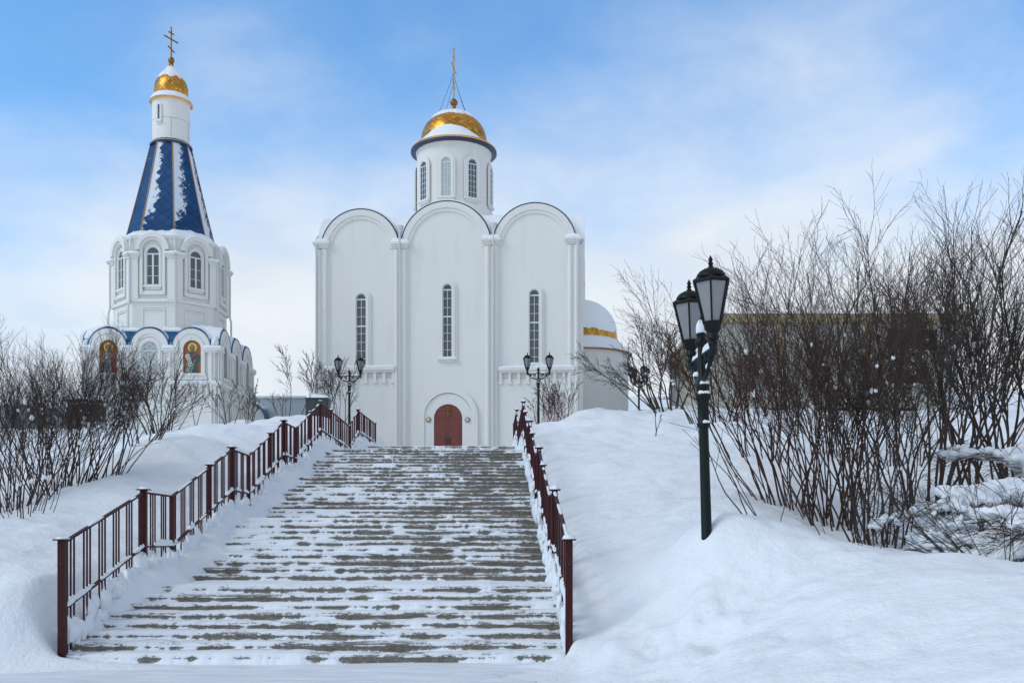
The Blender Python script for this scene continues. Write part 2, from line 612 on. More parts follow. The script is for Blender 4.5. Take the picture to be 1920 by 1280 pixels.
def ctrl_uv(*pts):
    for u, v, dz in pts:
        p = st(u, v, float(zs(v)) + dz)
        CT.append((p.x, p.y, p.z))


# packed road at the foot
for X in (-12, -7, -3, 0, 1.2):
    for Y in (3, 8, 11.3):
        CT.append((X, Y, 0.0))
CT += [(-4, 12.6, 0), (0, 12.6, 0)]
# left bank beside the railing
ctrl_uv((-3.6, 12.9, 0.35), (-3.6, 15, 0.45), (-3.6, 18, 0.42), (-3.6, 22, 0.42), (-3.6, 27, 0.40), (-3.6, 32, 0.45), (-3.6, 38, 0.45),
        (-4.4, 13.3, 0.80), (-4.6, 16, 0.8), (-4.6, 20, 0.75), (-4.6, 25, 0.75), (-4.6, 30, 0.8), (-4.6, 36, 1.0),
        (-6.0, 18, 0.85), (-6.0, 22, 0.95), (-6.0, 26.4, 1.2), (-6.0, 32, 0.9), (-6.0, 40, 1.2), (-4.6, 42, 1.35), (-3.6, 45, 0.75),
        (-3.2, 50, 0.9), (-4.2, 52, 1.2))
ctrl((0, 1265, 11.4), (40, 1225, 11.9), (0, 1120, 12.6), (60, 1120, 12.8), (0, 1040, 14.4), (0, 970, 17.6), (60, 955, 18.4), (130, 935, 19.6), (200, 893, 21.2), (250, 862, 23.4),
     (300, 831, 26), (335, 812, 28.5), (-150, 1020, 15), (-150, 1200, 11.7), (-400, 1050, 14))
# behind the left crest
ctrl((0, 962, 20), (100, 938, 21.5), (-200, 985, 18), (0, 915, 25), (120, 885, 26.5), (220, 850, 30), (0, 815, 40), (130, 813, 42), (-200, 830, 40),
     (250, 812, 44), (330, 806, 50), (200, 808, 50), (420, 795, 48), (480, 787, 50), (-100, 800, 60))
# right bank
ctrl_uv((3.6, 13.0, 0.25), (3.6, 15, 0.42), (3.6, 18, 0.45), (3.6, 22, 0.45), (3.6, 27, 0.45), (3.6, 32, 0.45), (3.6, 38, 0.6), (4.4, 43.5, 1.25),
        (5.8, 43, 1.75), (4.2, 36, 1.05), (4.6, 29, 0.85), (4.6, 22, 0.8), (4.6, 17, 0.95), (4.6, 14.2, 1.0), (3.4, 47, 0.5), (3.4, 52, 0.25), (5.5, 52, 0.8),
        (8.0, 46, 1.6))
ctrl((1331, 942, 13.3), (1290, 962, 13.6), (1370, 958, 13.2), (1331, 945, 13.9), (1400, 1000, 13.0), (1450, 1015, 12.8), (1500, 1036, 12.5), (1600, 1052, 11.9), (1700, 1047, 11.4), (1790, 1052, 10.9), (1850, 1076, 10.4),
     (1930, 1088, 9.9), (2100, 1105, 9.0),
     (1150, 1120, 13.9), (1130, 1210, 12.1), (1250, 1110, 13.2), (1200, 1270, 10.9), (1400, 1250, 9.7), (1400, 1130, 12.1), (1600, 1280, 8.3),
     (1600, 1160, 10), (1800, 1180, 8.9), (1920, 1280, 7.0), (2100, 1280, 6.5), (1150, 1310, 10.3), (1500, 1500, 7.0), (1900, 1700, 4.5))
# the hollow with the bushes behind the right crest and the slope above it
ctrl((1440, 985, 15.5), (1550, 1030, 15.0), (1700, 1052, 14.5), (1850, 1070, 14.0), (2000, 1080, 13.5), (1390, 920, 17.5), (1480, 935, 18.5), (1620, 975, 18.0),
     (1760, 985, 18.0), (1900, 985, 18), (1350, 850, 23), (1480, 862, 24), (1700, 875, 24), (1900, 880, 24), (1250, 815, 31), (1330, 800, 34), (1600, 805, 36),
     (1850, 810, 36), (1160, 770, 42), (1240, 772, 46), (1350, 772, 49), (1600, 772, 49), (1850, 774, 49), (2000, 775, 48), (2200, 800, 40))
# level ground round the church and the rising land far behind
for px, py, D in ((500, 815, 60), (300, 815, 62), (0, 800, 75), (700, 850, 60), (960, 850, 60), (1090, 820, 62), (1250, 800, 66), (1500, 770, 70),
                  (1800, 770, 70), (840, 850, 80), (300, 790, 85), (1300, 790, 85), (2200, 770, 75), (-300, 800, 75), (500, 748, 150), (0, 748, 150),
                  (900, 760, 150), (1300, 752, 150), (1800, 735, 150), (2400, 735, 150), (-500, 748, 150), (500, 748, 400), (0, 748, 420),
                  (1000, 750, 420), (1500, 745, 420), (2100, 740, 420), (-600, 750, 420)):
    ctrl((px, py, D))

CT = np.array(CT)


class Rbf:
    def __init__(s, P):
        s.c = P[:, :2] / 10.0
        n = len(P)
        d = np.linalg.norm(s.c[:, None] - s.c[None], axis=2)
        A = np.zeros((n + 3, n + 3))
        A[:n, :n] = -d + np.eye(n) * 0.004 * -1
        A[:n, n] = 1; A[:n, n + 1:] = s.c
        A[n, :n] = 1; A[n + 1:, :n] = s.c.T
        b = np.zeros(n + 3); b[:n] = P[:, 2]
        s.w = np.linalg.lstsq(A, b, rcond=None)[0]

    def __call__(s, X, Y):
        q = np.stack([np.ravel(X), np.ravel(Y)], 1) / 10.0
        out = np.zeros(len(q)); n = len(s.c)
        for i in range(0, len(q), 20000):
            k = q[i:i + 20000]
            d = np.sqrt(((k[:, None] - s.c[None]) ** 2).sum(2) + 0.0025)
            out[i:i + 20000] = -d @ s.w[:n] + s.w[n] + k @ s.w[n + 1:]
        return out.reshape(np.shape(X))


RBF = Rbf(CT)


def terrain(X, Y):
    X = np.asarray(X, float); Y = np.asarray(Y, float)
    h = RBF(X, Y)
    u, v = st_inv(X, Y)
    dist = np.hypot(X, Y)
    amp = np.clip(dist / 14.0, 0.5, 3.0)
    # wind-shaped waves and lumps of shovelled snow
    lump = fbm(X * 0.55 + 3.1, Y * 0.55 + 9.2, 4, 0.5) - 0.5
    fine = fbm(X * 2.6, Y * 2.6, 4, 0.55) - 0.5
    bank = sstep(3.3, 4.2, np.abs(u)) * sstep(11.2, 13.5, Y + np.where(X > 1.0, 6.0, 0.0))
    h = h + lump * 0.26 * amp * bank * np.where(dist > 60, 0.5, 1) + fine * 0.07 * bank
    lumps = fbm(X * 1.7 + 40, Y * 1.7 + 11, 3, 0.6) - 0.5
    h = h + lumps * 0.30 * np.exp(-((X - 2.0) / 1.3) ** 2 - ((Y - 11.6) / 1.6) ** 2) * bank + lumps * 0.10 * bank * sstep(40, 10, dist)
    # the packed road stays flat
    flat = sstep(12.9, 12.0, v) * sstep(3.65, 3.15, u + (vnoise(v * 2.3, v * 0.0 + 4.2) - 0.5) * 0.25) * sstep(-8.6, -7.2, u)
    h = h * (1 - flat) + (-0.02 + fine * 0.02) * flat
    # the channel of the stairs, with drifts along both railings
    zst = zs(v) + EYE
    nz = fbm(u * 0.0 + 5.5, v * 1.3, 4, 0.55) - 0.5
    wl = -2.55 - 0.45 * sstep(15.5, 13.2, v) + nz * 0.9 + 0.15 * np.sin(v * 0.8)
    wr = 2.98 + nz * 0.25
    inn = sstep(wl - 0.5, wl + 0.35, u) * sstep(wr + 0.30, wr - 0.02, u)
    on = sstep(12.5, 13.0, v) * sstep(58, 55, v)
    base = zst - 0.45
    dl = zst + 0.02 + 0.36 * sstep(wl + 0.3, -3.35, u) + fine * 0.12
    dr = zst + 0.02 + 0.33 * sstep(wr - 0.1, 3.35, u) + fine * 0.10
    near = np.where(u < 0, dl, dr)
    ch = near * (1 - inn) + base * inn
    # above the last flight the ground itself is the trodden snow
    plaza = sstep(41.0, 41.3, v)
    ch = ch * (1 - plaza) + (zst - 0.02 + fine * 0.05 + 0.30 * sstep(-2.2, -3.3, u)) * plaza
    side = sstep(3.25, 3.75, np.abs(u))
    k = (1 - side) * on
    h = h * (1 - k) + ch * k
    return h


def ground_z(X, Y):
    return float(terrain(np.array([X]), np.array([Y]))[0])


def build_ground():
    na, nr = 760, 430
    ang = np.linspace(R(-70), R(70), na)
    # finer towards the middle of the view
    ang = ang * (0.55 + 0.45 * (np.abs(ang) / R(70)))
    r = 3.0 * (600 / 3.0) ** (np.linspace(0, 1, nr))
    # more rings between 9 and 48 m
    rr = np.concatenate([np.linspace(3, 9, 30)[:-1], np.geomspace(9, 48, 330)[:-1], np.geomspace(48, 620, 70)])
    A, RR = np.meshgrid(ang, rr)
    X = np.sin(A) * RR; Y = np.cos(A) * RR - 1.0
    Z = terrain(X, Y)
    V = np.stack([X.ravel(), Y.ravel(), Z.ravel()], 1)
    n, m = X.shape
    i = np.arange((n - 1) * (m - 1)); a = i // (m - 1) * m + i % (m - 1)
    Q = np.stack([a, a + 1, a + m + 1, a + m], 1)
    o = mesh_np('ground', V, Q, SNOW)
    o['kind'] = 'structure'


build_ground()


def build_road():
    xs = np.linspace(-16, 1.6, 200); ys = np.linspace(2.0, 12.95, 130)
    X, Y = np.meshgrid(xs, ys)
    u, v = st_inv(X, Y)
    edge = np.maximum(sstep(2.6, 3.4, u + (fbm(X * 1.6, Y * 1.6) - 0.5) * 2.2), sstep(-6.4, -8.0, u + (fbm(X, Y * 2) - 0.5) * 1.5))
    Z = 0.006 + (fbm(X * 0.8, Y * 5.0, 4) - 0.5) * 0.05 - edge * 0.25 + np.clip(v - 12.0, 0, 1) * 0.02
    V = np.stack([X.ravel(), Y.ravel(), Z.ravel()], 1)
    n, m = X.shape
    i = np.arange((n - 1) * (m - 1)); a = i // (m - 1) * m + i % (m - 1)
    o = mesh_np('road', V, np.stack([a, a + 1, a + m + 1, a + m], 1), PACKED)
    o['kind'] = 'structure'


build_road()


# ------------------------------------------------------------------ staircase
def build_stairs():
    t = empty('staircase', st(0, 12.87, -1.66), ST_A)
    tag(t, 'broad concrete staircase with snowy treads climbing to the church', 'staircase')
    nu = 330
    U = np.linspace(-3.25, 3.22, nu)

    def flight(i, v0, v1, z0, z1, n, vend):
        """risers and treads of one flight and the landing after it"""
        rows = []; snow = []
        rise = (z1 - z0) / n; td = (v1 - v0) / max(n - 1, 1)
        td = (v1 - v0) / n
        for k in range(n):
            zb = z0 + k * rise; zt = zb + rise
            va = v0 + k * td; vb = va + td
            last = k == n - 1
            if last:
                vb = vend
            sid = i * 31 + k
            jit = (vnoise(np.full(nu, sid * 3.7), np.full(nu, 1.5)) - 0.5)
            # how snowy: lower flights more, the upper two swept, left side more than the right
            cov = {0: 0.42, 1: 0.45, 2: 0.33, 3: 0.28, 4: 0.36}[i] + jit * 0.34
            cov = cov + 0.24 * (-(U) / 3.2) * (1.15 if i in (1, 2, 3) else 0.5)
            slab = np.floor((U + 5 + 0.8 * (k % 2) + 0.3 * i) / 1.6).astype(int)
            cov = cov + (_TAB[(slab * 7 + sid) & 255, (sid * 5) & 255] - 0.5) * 0.42
            pat = fbm(U * 1.25 + sid * 7.1, np.full(nu, sid * 1.37), 5, 0.6)
            pat2 = fbm(U * 4.2 + sid * 3.3, np.full(nu, sid * 2.71 + 40), 4, 0.62)
            heap = np.clip(cov + (pat - 0.5) * 1.9 + (pat2 - 0.5) * 1.5, -0.2, 1.2)      # share of the riser under the heap
            lip = np.clip(0.14 + (pat2 - 0.5) * 0.55 + (cov - 0.5) * 0.15, 0.07, 0.5)
            joint = np.abs(((U * 0.16 + 0.54 + 0.004 * k + 0.02 * i) % 1.0) - 0.5) < 0.003
            # riser rows
            for f in (0.0, 0.2, 0.4, 0.6, 0.8, 0.95):
                s = np.clip((heap - f) * 2.0 + 0.42, 0, 1)
                s = np.maximum(s, np.clip((f - (1 - lip)) * 5 + 0.3, 0, 1))
                s = np.where(joint & (pat2 > 0.45), np.maximum(s, 0.6), s)
                out = 0.055 * np.clip(heap - f, 0, 1) + 0.012 * s
                rows.append(np.stack([U, va - out - 0.004 * np.ones(nu), np.full(nu, zb + f * rise) + 0.0 * U], 1)); snow.append(s)
            # tread rows
            thin = np.clip(0.70 + (pat - 0.5) * 1.6 + (cov - 0.40) * 1.2, 0.48, 1.2)
            if last:
                fr = np.linspace(0, 1, 10)
            else:
                fr = (0.0, 0.12, 0.35, 0.6, 0.85)
            for f in fr:
                g = f if not last else min(1.0, f)
                nn = fbm(U * 2.6 + sid, np.full(nu, va * 3 + g * (vb - va) * 3), 3) - 0.5
                s = np.clip(thin * 0.8 + nn * 1.1 + 0.18 * (g > 0.1), 0, 1)
                th = (0.012 + 0.026 * thin + 0.02 * nn) * np.clip(s * 1.5, 0, 1)
                th = np.maximum(th, 0.001) * (0.8 if f == 0 else 1.0)
                if last and 0 < f < 1:
                    s = np.maximum(s, 0.72); th = th + 0.012
                if f > 0.8 and not last:
                    th = th + 0.05 * np.clip(pat - 0.35, 0, 1)
                ov = -0.012 if f == 0 else 0.0
                rows.append(np.stack([U, np.full(nu, va + g * (vb - va) + ov) - (0.004 if f == 0 else 0), zt + th], 1)); snow.append(s)
        V = np.concatenate(rows); S = np.concatenate(snow)
        V[:, 1] -= 12.87; V[:, 2] += 1.66
        n_, m = len(rows), nu
        idx = np.arange((n_ - 1) * (m - 1)); a = idx // (m - 1) * m + idx % (m - 1)
        mesh_np('stair_flight', V, np.stack([a, a + 1, a + m + 1, a + m], 1), STEPS, t, S)

    ends = [17.22, 22.6, 28.0, 38.4, 42.2]
    for i, (f, e) in enumerate(zip(FLIGHTS, ends)):
        flight(i, *f, e)


build_stairs()


# ------------------------------------------------------------------ railings
def build_railing(side, label):
    u0 = 3.2 * side
    t = empty('stair_railing', st(u0, 12.85, -1.66), ST_A)
    tag(t, label, 'railing', 'maroon railings along the stairs')

    def L(v, z, du=0.0):            # local point from stair coordinates
        return (du, v - 12.85, z + 1.66)

    def rz(v):
        return float(np.interp(v, RAILV, RAILZ))
    caps = [12.85, 15.83, 19.49, 21.18, 24.8, 26.4, 30.2, 32.0, 34.1, 40.9, 46.9]
    plain = [17.22, 22.6, 28.0, 36.2, 38.4, 42.9, 44.9]
    rnd = random.Random(5 + side)
    for v in sorted(caps + plain):
        z = rz(v); big = v in (12.85, 15.83, 21.18, 26.4, 32.0, 40.9)
        w = 0.045 if big else 0.036
        mb = MB()
        top = z + (0.035 if v in caps else 0.0)
        foot = float(zs(v)) - 0.1
        mb.box(-w, w, v - 12.85 - w, v - 12.85 + w, foot + 1.66, top + 1.66)
        p = mb.build('post', MAROON, t)
        if v in caps:
            c = MB(); cw = w * 1.95
            c.box(-cw, cw, v - 12.85 - cw, v - 12.85 + cw, top + 1.66, top + 1.678)
            c.build('post_cap', MAROON, p)
            s = MB()
            hgt = 0.028 + rnd.random() * 0.03 + (0.02 if side > 0 else 0)
            s.blob((0, v - 12.85, top + 1.676), cw * 0.95, cw * 0.95, hgt, rnd.random() * 99, 10, 6, 0.15, -0.02)
            s.build('snow_cap', SNOW, p)
    # rails
    hr = MB(); lr = MB(); sn = MB(); sn2 = MB()
    for a, b in zip(RAILV[:-1], RAILV[1:]):
        hr.bar(L(a, rz(a)), L(b, rz(b)), 0.05, 0.028)
        lr.bar(L(a, rz(a) - 0.84), L(b, rz(b) - 0.84), 0.045, 0.035)
    hr.build('handrail', MAROON, t)
    lr.build('lower_rail', MAROON, t)
    # snow sitting along the lower rail, in broken runs
    v = 12.95
    while v < 46.8:
        ln = rnd.uniform(0.25, 1.3)
        e = min(v + ln, 46.9)
        q = [L(x, rz(x) - 0.822, rnd.uniform(-0.008, 0.008)) for x in np.arange(v, e + 0.01, 0.13)]
        if len(q) > 2:
            sn = MB(); sn.bead(q, rnd.uniform(0.055, 0.10), rnd.uniform(0.035, 0.095), rnd.random() * 999, 0.08, 0.6); sn.build('rail_snow', SNOW, t)
        v = e + (rnd.uniform(0.02, 0.25) if rnd.random() < 0.7 else rnd.uniform(0.2, 0.7))
    v = 13.0
    while v < 46.8:
        ln = rnd.uniform(0.15, 0.9); e = min(v + ln, 46.9)
        q = [L(x, rz(x) + 0.012) for x in np.arange(v, e + 0.01, 0.13)]
        if len(q) > 2:
            sn2.bead(q, 0.05, rnd.uniform(0.012, 0.03), rnd.random() * 999, 0.08, 0.5)
        v = e + rnd.uniform(0.05, 0.6)
    sn2.build('handrail_snow', SNOW, t)
    # balusters, three to a group
    vs = []
    v = 13.10
    while v < 47.0:
        for d in (-0.105, 0, 0.105):
            x = v + d
            if all(abs(x - q) > 0.06 for q in caps + plain):
                vs.append(x)
        v += 0.525
    far = MB()
    for i, x in enumerate(vs):
        z1 = rz(x) - 0.01; z0 = float(zs(x)) + rnd.uniform(0.06, 0.16)
        mb = MB() if i < 100 else far
        mb.box(-0.009, 0.009, x - 12.85 - 0.0125, x - 12.85 + 0.0125, z0 + 1.66, z1 + 1.66)
        if i < 100:
            mb.build('baluster', MAROON, t, smooth=False)
    o = far.build('far_balusters', MAROON, t, smooth=False)
    o['kind'] = 'stuff'
    # wind-blown snow stuck between the bars below the lower rail
    cl = MB()
    v = 13.0
    while v < 46.8:
        zz = rz(v) - 0.84
        base = float(zs(v))
        k = rnd.random()
        hgt = rnd.uniform(0.10, 0.38) * (1.0 if k < 0.8 else 1.5)
        wv = rnd.uniform(0.05, 0.16)
        cl.blob((rnd.uniform(-0.05, 0.03) * side, v - 12.85, base + 1.66 + rnd.uniform(0.20, 0.42)), rnd.uniform(0.035, 0.09), wv, hgt * 0.55, rnd.random() * 999, 8, 6, 0.4, -0.9)
        v += rnd.uniform(0.06, 0.20)
    cl.build('clinging_snow', SNOW, t)


build_railing(-1, 'long maroon railing left of the stairs, its bars seen one by one')
build_railing(1, 'long maroon railing right of the stairs, its bars closed up edge-on')


# ------------------------------------------------------------------ arched shapes
def arch_ol(x, w, z0, z1, n=16, grow=0.0, growb=None):
    """outline of a round-headed opening, bottom left round to bottom right"""
    r = w / 2
    zc = z1 - r
    r += grow
    zb = z0 - (grow if growb is None else growb)
    pts = [(x - r, zb)]
    for i in range(n + 1):
        a = math.pi - math.pi * i / n
        pts.append((x + r * math.cos(a), zc + r * math.sin(a)))
    pts.append((x + r, zb))
    return pts


def half_circle(x, z, r, n=28, a0=math.pi, a1=0.0):
    return [(x + r * math.cos(a0 + (a1 - a0) * i / n), z + r * math.sin(a0 + (a1 - a0) * i / n)) for i in range(n + 1)]


def window(parent, M, x, z0, z1, w, sur=0.22, proud=0.14, bars=None, transoms=(), glass=None, vbars=(0.0,), sill=True, inner=True, fw=0.05, lat=False):
    """arched window; local -y is outdoors. part with glass and frame as sub-parts"""
    a = MB(); a.M = M
    if sur > 0:
        a.ring(arch_ol(x, w, z0, z1, grow=sur, growb=0.0), arch_ol(x, w, z0, z1, grow=sur * 0.55, growb=0.0), -proud * 0.6, 0.0)
        a.ring(arch_ol(x, w, z0, z1, grow=sur * 0.55, growb=0.0), arch_ol(x, w, z0, z1), -proud, 0.0)
    if sill:
        a.box(x - w / 2 - sur, x + w / 2 + sur, -proud - 0.05, 0.0, z0 - 0.12, z0)
        a.box(x - w / 2 - sur * 0.55, x + w / 2 + sur * 0.55, -proud * 0.7, 0.0, z0 - 0.24, z0 - 0.12)
    o = a.build('window', PLASTER, parent)
    g = MB(); g.M = M
    g.prism(arch_ol(x, w, z0, z1), -0.02, -0.006)
    g.build('window_glass', glass or GLASS, o)
    f = MB(); f.M = M
    f.ring(arch_ol(x, w, z0, z1, grow=-0.001, growb=0), arch_ol(x, w, z0, z1, grow=-fw, growb=-fw), -0.062, -0.021)
    f.box(x - w / 2 + fw, x + w / 2 - fw, -0.060, -0.022, z0, z0 + fw)
    for z in transoms:
        f.box(x - w / 2 + fw, x + w / 2 - fw, -0.058, -0.023, z - fw * 0.8, z + fw * 0.8)
    zt = z1 - w / 2
    for b in vbars:
        f.box(x + b * w - 0.014, x + b * w + 0.014, -0.050, -0.024, z0 + fw, zt)
    for z in (bars or []):
        f.box(x - w / 2 + fw, x + w / 2 - fw, -0.048, -0.0245, z - 0.012, z + 0.012)
    if lat:
        n = 9
        for i in range(-14, 15):
            for sgn in (-1, 1):
                # diagonal lattice clipped to the opening
                pts = []
                for k in range(41):
                    tt = k / 40
                    xx = x - w / 2 + w * tt
                    zz = z0 + (i * 0.5 + (tt if sgn > 0 else 1 - tt)) * w * 0.62
                    rr = w / 2
                    top = z1 - rr + math.sqrt(max(rr * rr - (xx - x) ** 2, 0)) if True else z1
                    if z0 < zz < top - 0.01:
                        pts.append((xx, -0.09, zz))
                if len(pts) > 2:
                    f.bar(pts[0], pts[-1], 0.02, 0.03)
    f.build('window_frame', FRAME, o)
    return o


def snowcap(name, prof, parent, c=(0, 0), n=64, lim=0.6, var=0.2, th=0.08, seed=1, freq=1.0, rot=0.0):
    """snow lying on the top of a lathe profile (given from top to bottom), with an uneven lower edge"""
    P = np.array(prof, float)
    L = np.concatenate([[0], np.cumsum(np.hypot(*np.diff(P, axis=0).T))])
    m = 14
    vs = []; fs = []
    for k in range(n):
        a = 2 * math.pi * k / n
        nz = float(fbm(np.array([math.cos(a) * 2.2 * freq + seed]), np.array([math.sin(a) * 2.2 * freq + seed * 3]), 5, 0.6)[0]) - 0.5
        e = (lim + var * 2 * nz) * L[-1]
        for i in range(m + 1):
            l = e * i / m
            r = np.interp(l, L, P[:, 0]); z = np.interp(l, L, P[:, 1])
            t = th * (1 - (i / m) ** 4) + (0.012 if i < m else -0.02)
            r2 = np.interp(l + 0.02, L, P[:, 0]); z2 = np.interp(l + 0.02, L, P[:, 1])
            d = Vector((z - z2, r2 - r)); d = d.normalized() if d.length > 1e-9 else Vector((0, 1))
            rr = max(r + d.x * t, 0); zz = z + d.y * t
            vs.append((c[0] + rr * math.cos(a + rot), c[1] + rr * math.sin(a + rot), zz))
    for k in range(n):
        j = (k + 1) % n
        for i in range(m):
            fs.append((k * (m + 1) + i, k * (m + 1) + i + 1, j * (m + 1) + i + 1, j * (m + 1) + i))
    b = MB(); b.add(vs, fs)
    return b.build(name, SNOW, parent, ang=180)


def orth_cross(mb, z0, z1, w, th=0.05, M=None):
    """three-barred cross standing in the local xz plane"""
    if M is not None: mb.M = M
    h = z1 - z0
    mb.box(-th / 2, th / 2, -th / 2, th / 2, z0, z1)
    zc = z0 + h * 0.62
    mb.box(-w / 2, w / 2, -th * 0.45, th * 0.45, zc - th / 2, zc + th / 2)
    zt = z0 + h * 0.82
    mb.box(-w * 0.22, w * 0.22, -th * 0.44, th * 0.44, zt - th * 0.45, zt + th * 0.45)
    zl = z0 + h * 0.30
    mb.bar((-w * 0.26, 0, zl + w * 0.10), (w * 0.26, 0, zl - w * 0.10), th * 0.85, th * 0.9)
    for p in ((-w / 2, zc), (w / 2, zc), (0, z1)):
        mb.lathe([(0.0, p[1] - th), (th * 0.9, p[1]), (0.0, p[1] + th)], 8, (p[0], 0))


# ------------------------------------------------------------------ the church
CH_A = R(4.4)
CH_D = 58.0
CH_X = (842.5 - 960) / F * CH_D
CH_Z = EYE + 4.45


def fac(px, py=1000.0):
    """photograph position on the church front -> metres along the front and above its foot"""
    u = (px - 960) / F
    s = (CH_D * u - CH_X) / (math.cos(CH_A) + u * math.sin(CH_A))
    return s, (1000 - py) / F * (CH_D - s * math.sin(CH_A)) + EYE - CH_Z


def build_church():
    t = empty('church', (CH_X, CH_D, CH_Z), -CH_A)
    tag(t, 'large white church with three rounded gables and a gold domed drum', 'church')
    I = Matrix()
    HW = 7.62; DEP = 15.2
    xs = [fac(604)[0], fac(748)[0], fac(753)[0], fac(921)[0], fac(925)[0], fac(1080)[0]]
    arcs = [((xs[0] + xs[1]) / 2, (xs[1] - xs[0]) / 2), ((xs[2] + xs[3]) / 2, (xs[3] - xs[2]) / 2), ((xs[4] + xs[5]) / 2, (xs[5] - xs[4]) / 2)]
    ZS = fac(837, 379)[1] - arcs[1][1]
    # walls: the three-arched outline drawn through to the back
    ol = [(-HW, -1.5), (-HW, ZS)]
    for cx, r in arcs:
        ol += half_circle(cx, ZS, r)
    ol += [(HW, ZS), (HW, -1.5)]
    w = MB(); w.prism(ol, 0, DEP)
    w.build('wall', PLASTER, t, ang=20)
    # vaults crossing from side to side
    sv = MB()
    sides = [(2.55, 2.15), (7.6, 2.6), (12.65, 2.15)]
    for cy, r in sides:
        sv.M = Matrix.Translation((0, 0, 0)) @ Matrix.Rotation(R(90), 4, 'Z')
        sv.prism(half_circle(cy, ZS, r) + [(cy + r, ZS - 0.3), (cy - r, ZS - 0.3)], -HW + 0.03, HW - 0.03)
    sv.build('side_gable', PLASTER, t, ang=20)
    # roof sheet: the thin dark edge of each arch
    for cx, r in arcs:
        m = MB()
        m.ring(half_circle(cx, ZS, r + 0.058), half_circle(cx, ZS, r + 0.012), -0.16, DEP - 0.1)
        o = m.build('roof_vault', NAVY, t)
        s = MB()
        # snow lying on the vault, thickest on the crown
        n = 26
        rows = []
        for j in range(40):
            y = -0.03 + (DEP - 0.3) * (j / 39) ** 1.6
            wob = 0.6 + 0.5 * float(fbm(np.array([j * 0.5 + cx]), np.array([cx * 3]), 3)[0])
            for i in range(n + 1):
                f = i / n
                a = R(14) + R(152) * f
                e = math.sin(math.pi * f)
                rr = r + 0.07 + (0.10 + 0.10 * min(j / 6, 1)) * wob * e ** 0.5 * min(1, 0.25 + j / 2.5)
                rows.append((cx + rr * math.cos(a), y, ZS + rr * math.sin(a)))
        s.add(rows, [(j * (n + 1) + i, j * (n + 1) + i + 1, (j + 1) * (n + 1) + i + 1, (j + 1) * (n + 1) + i) for j in range(39) for i in range(n)])
        s.build('roof_snow', SNOW, o, ang=180)
    for cy, r in sides:
        s = MB(); s.M = Matrix.Rotation(R(90), 4, 'Z')
        s.ring(half_circle(cy, ZS, r + 0.32, 24, R(172), R(8)), half_circle(cy, ZS, r + 0.01, 24, R(172), R(8)), -HW - 0.06, HW + 0.06)
        s.M = Matrix()
        s.build('side_roof_snow', SNOW, t)
    # archivolts
    for cx, r in arcs:
        m = MB()
        m.ring(half_circle(cx, ZS, r), half_circle(cx, ZS, r - 0.34), -0.14, -0.002)
        m.ring(half_circle(cx, ZS, r - 0.34), half_circle(cx, ZS, r - 0.53), -0.075, -0.002)
        m.build('archivolt', PLASTER, t)
    # pilasters with capitals
    for (p0, p1, py) in ((590, 619, 457), (735, 768, 457), (905, 939, 450), (1060, 1090, 448)):
        a, z = fac(p0, py); b, _ = fac(p1, py)
        m = MB()
        c = (a + b) / 2; hw = (b - a) / 2 - 0.12
        lo, hi = max(c - hw, -HW - 0.03), min(c + hw, HW + 0.03)
        m.box(lo, hi, -0.13, -0.001, -1.4, z - 0.33)
        m.box(lo - 0.1 if lo > -HW else lo, hi + 0.1 if hi < HW else hi, -0.065, -0.002, -1.38, z - 0.33)
        for x in (c - hw * 0.55, c + hw * 0.55):
            m.lathe([(0.13, -1.3), (0.13, z - 0.4)], 16, (x, -0.13))
        o = m.build('pilaster', PLASTER, t)
        k = MB()
        k.box(c - hw - 0.03, c + hw + 0.03, -0.22, -0.003, z - 0.33, z - 0.22)
        k.box(c - hw - 0.09, c + hw + 0.09, -0.30, -0.004, z - 0.22, z - 0.11)
        k.box(c - hw - 0.15, c + hw + 0.15, -0.38, -0.005, z - 0.11, z)
        k.build('capital', TRIM, o)
        s = MB()
        s.bead([(c - hw - 0.13, -0.19, z), (c + hw + 0.13, -0.19, z)], 0.4, 0.26, p0, 0.1, 0.3, 0.02)
        s.build('capital_snow', SNOW, o)
    # rain pipes
    for px, py in ((751, 445), (926, 440), (1083, 447), (596, 455)):
        x, z = fac(px, py)
        m = MB()
        m.tube([(x, -0.02, z + 0.35), (x, -0.30, z + 0.1), (x, -0.40, z - 0.5), (x, -0.33, z - 0.9), (x, -0.33, -1)], 0.055, 10)
        if 700 < px < 1000:
            m.lathe([(0.09, z + 0.2), (0.2, z + 0.55), (0.2, z + 0.62)], 12, (x, -0.12))
        m.build('downpipe', PIPE, t)
    # ledges with corbels in the side bays
    for p0, p1, seed in ((597, 742, 3), (935, 1078, 4)):
        a, z = fac(p0, 691); b, _ = fac(p1, 690)
        m = MB()
        m.box(a, b, -0.36, -0.006, z - 0.16, z)
        m.box(a + 0.03, b - 0.03, -0.26, -0.007, z - 0.27, z - 0.16)
        m.box(a + 0.05, b - 0.05, -0.10, -0.0075, -1.3, z - 0.62)
        o = m.build('ledge', PLASTER, t)
        n = 9
        for i in range(n):
            x = a + 0.12 + (b - a - 0.24) * i / (n - 1)
            k = MB()
            k.box(x - 0.085, x + 0.085, -0.20, -0.008, z - 0.80, z - 0.27)
            k.box(x - 0.12, x + 0.12, -0.22, -0.009, z - 0.90, z - 0.80)
            k.build('corbel', TRIM, o)
        s = MB(); s.bead([(a, -0.19, z), (b, -0.19, z)], 0.36, 0.14, seed, 0.15, 0.35, 0.02)
        s.build('ledge_snow', SNOW, o)
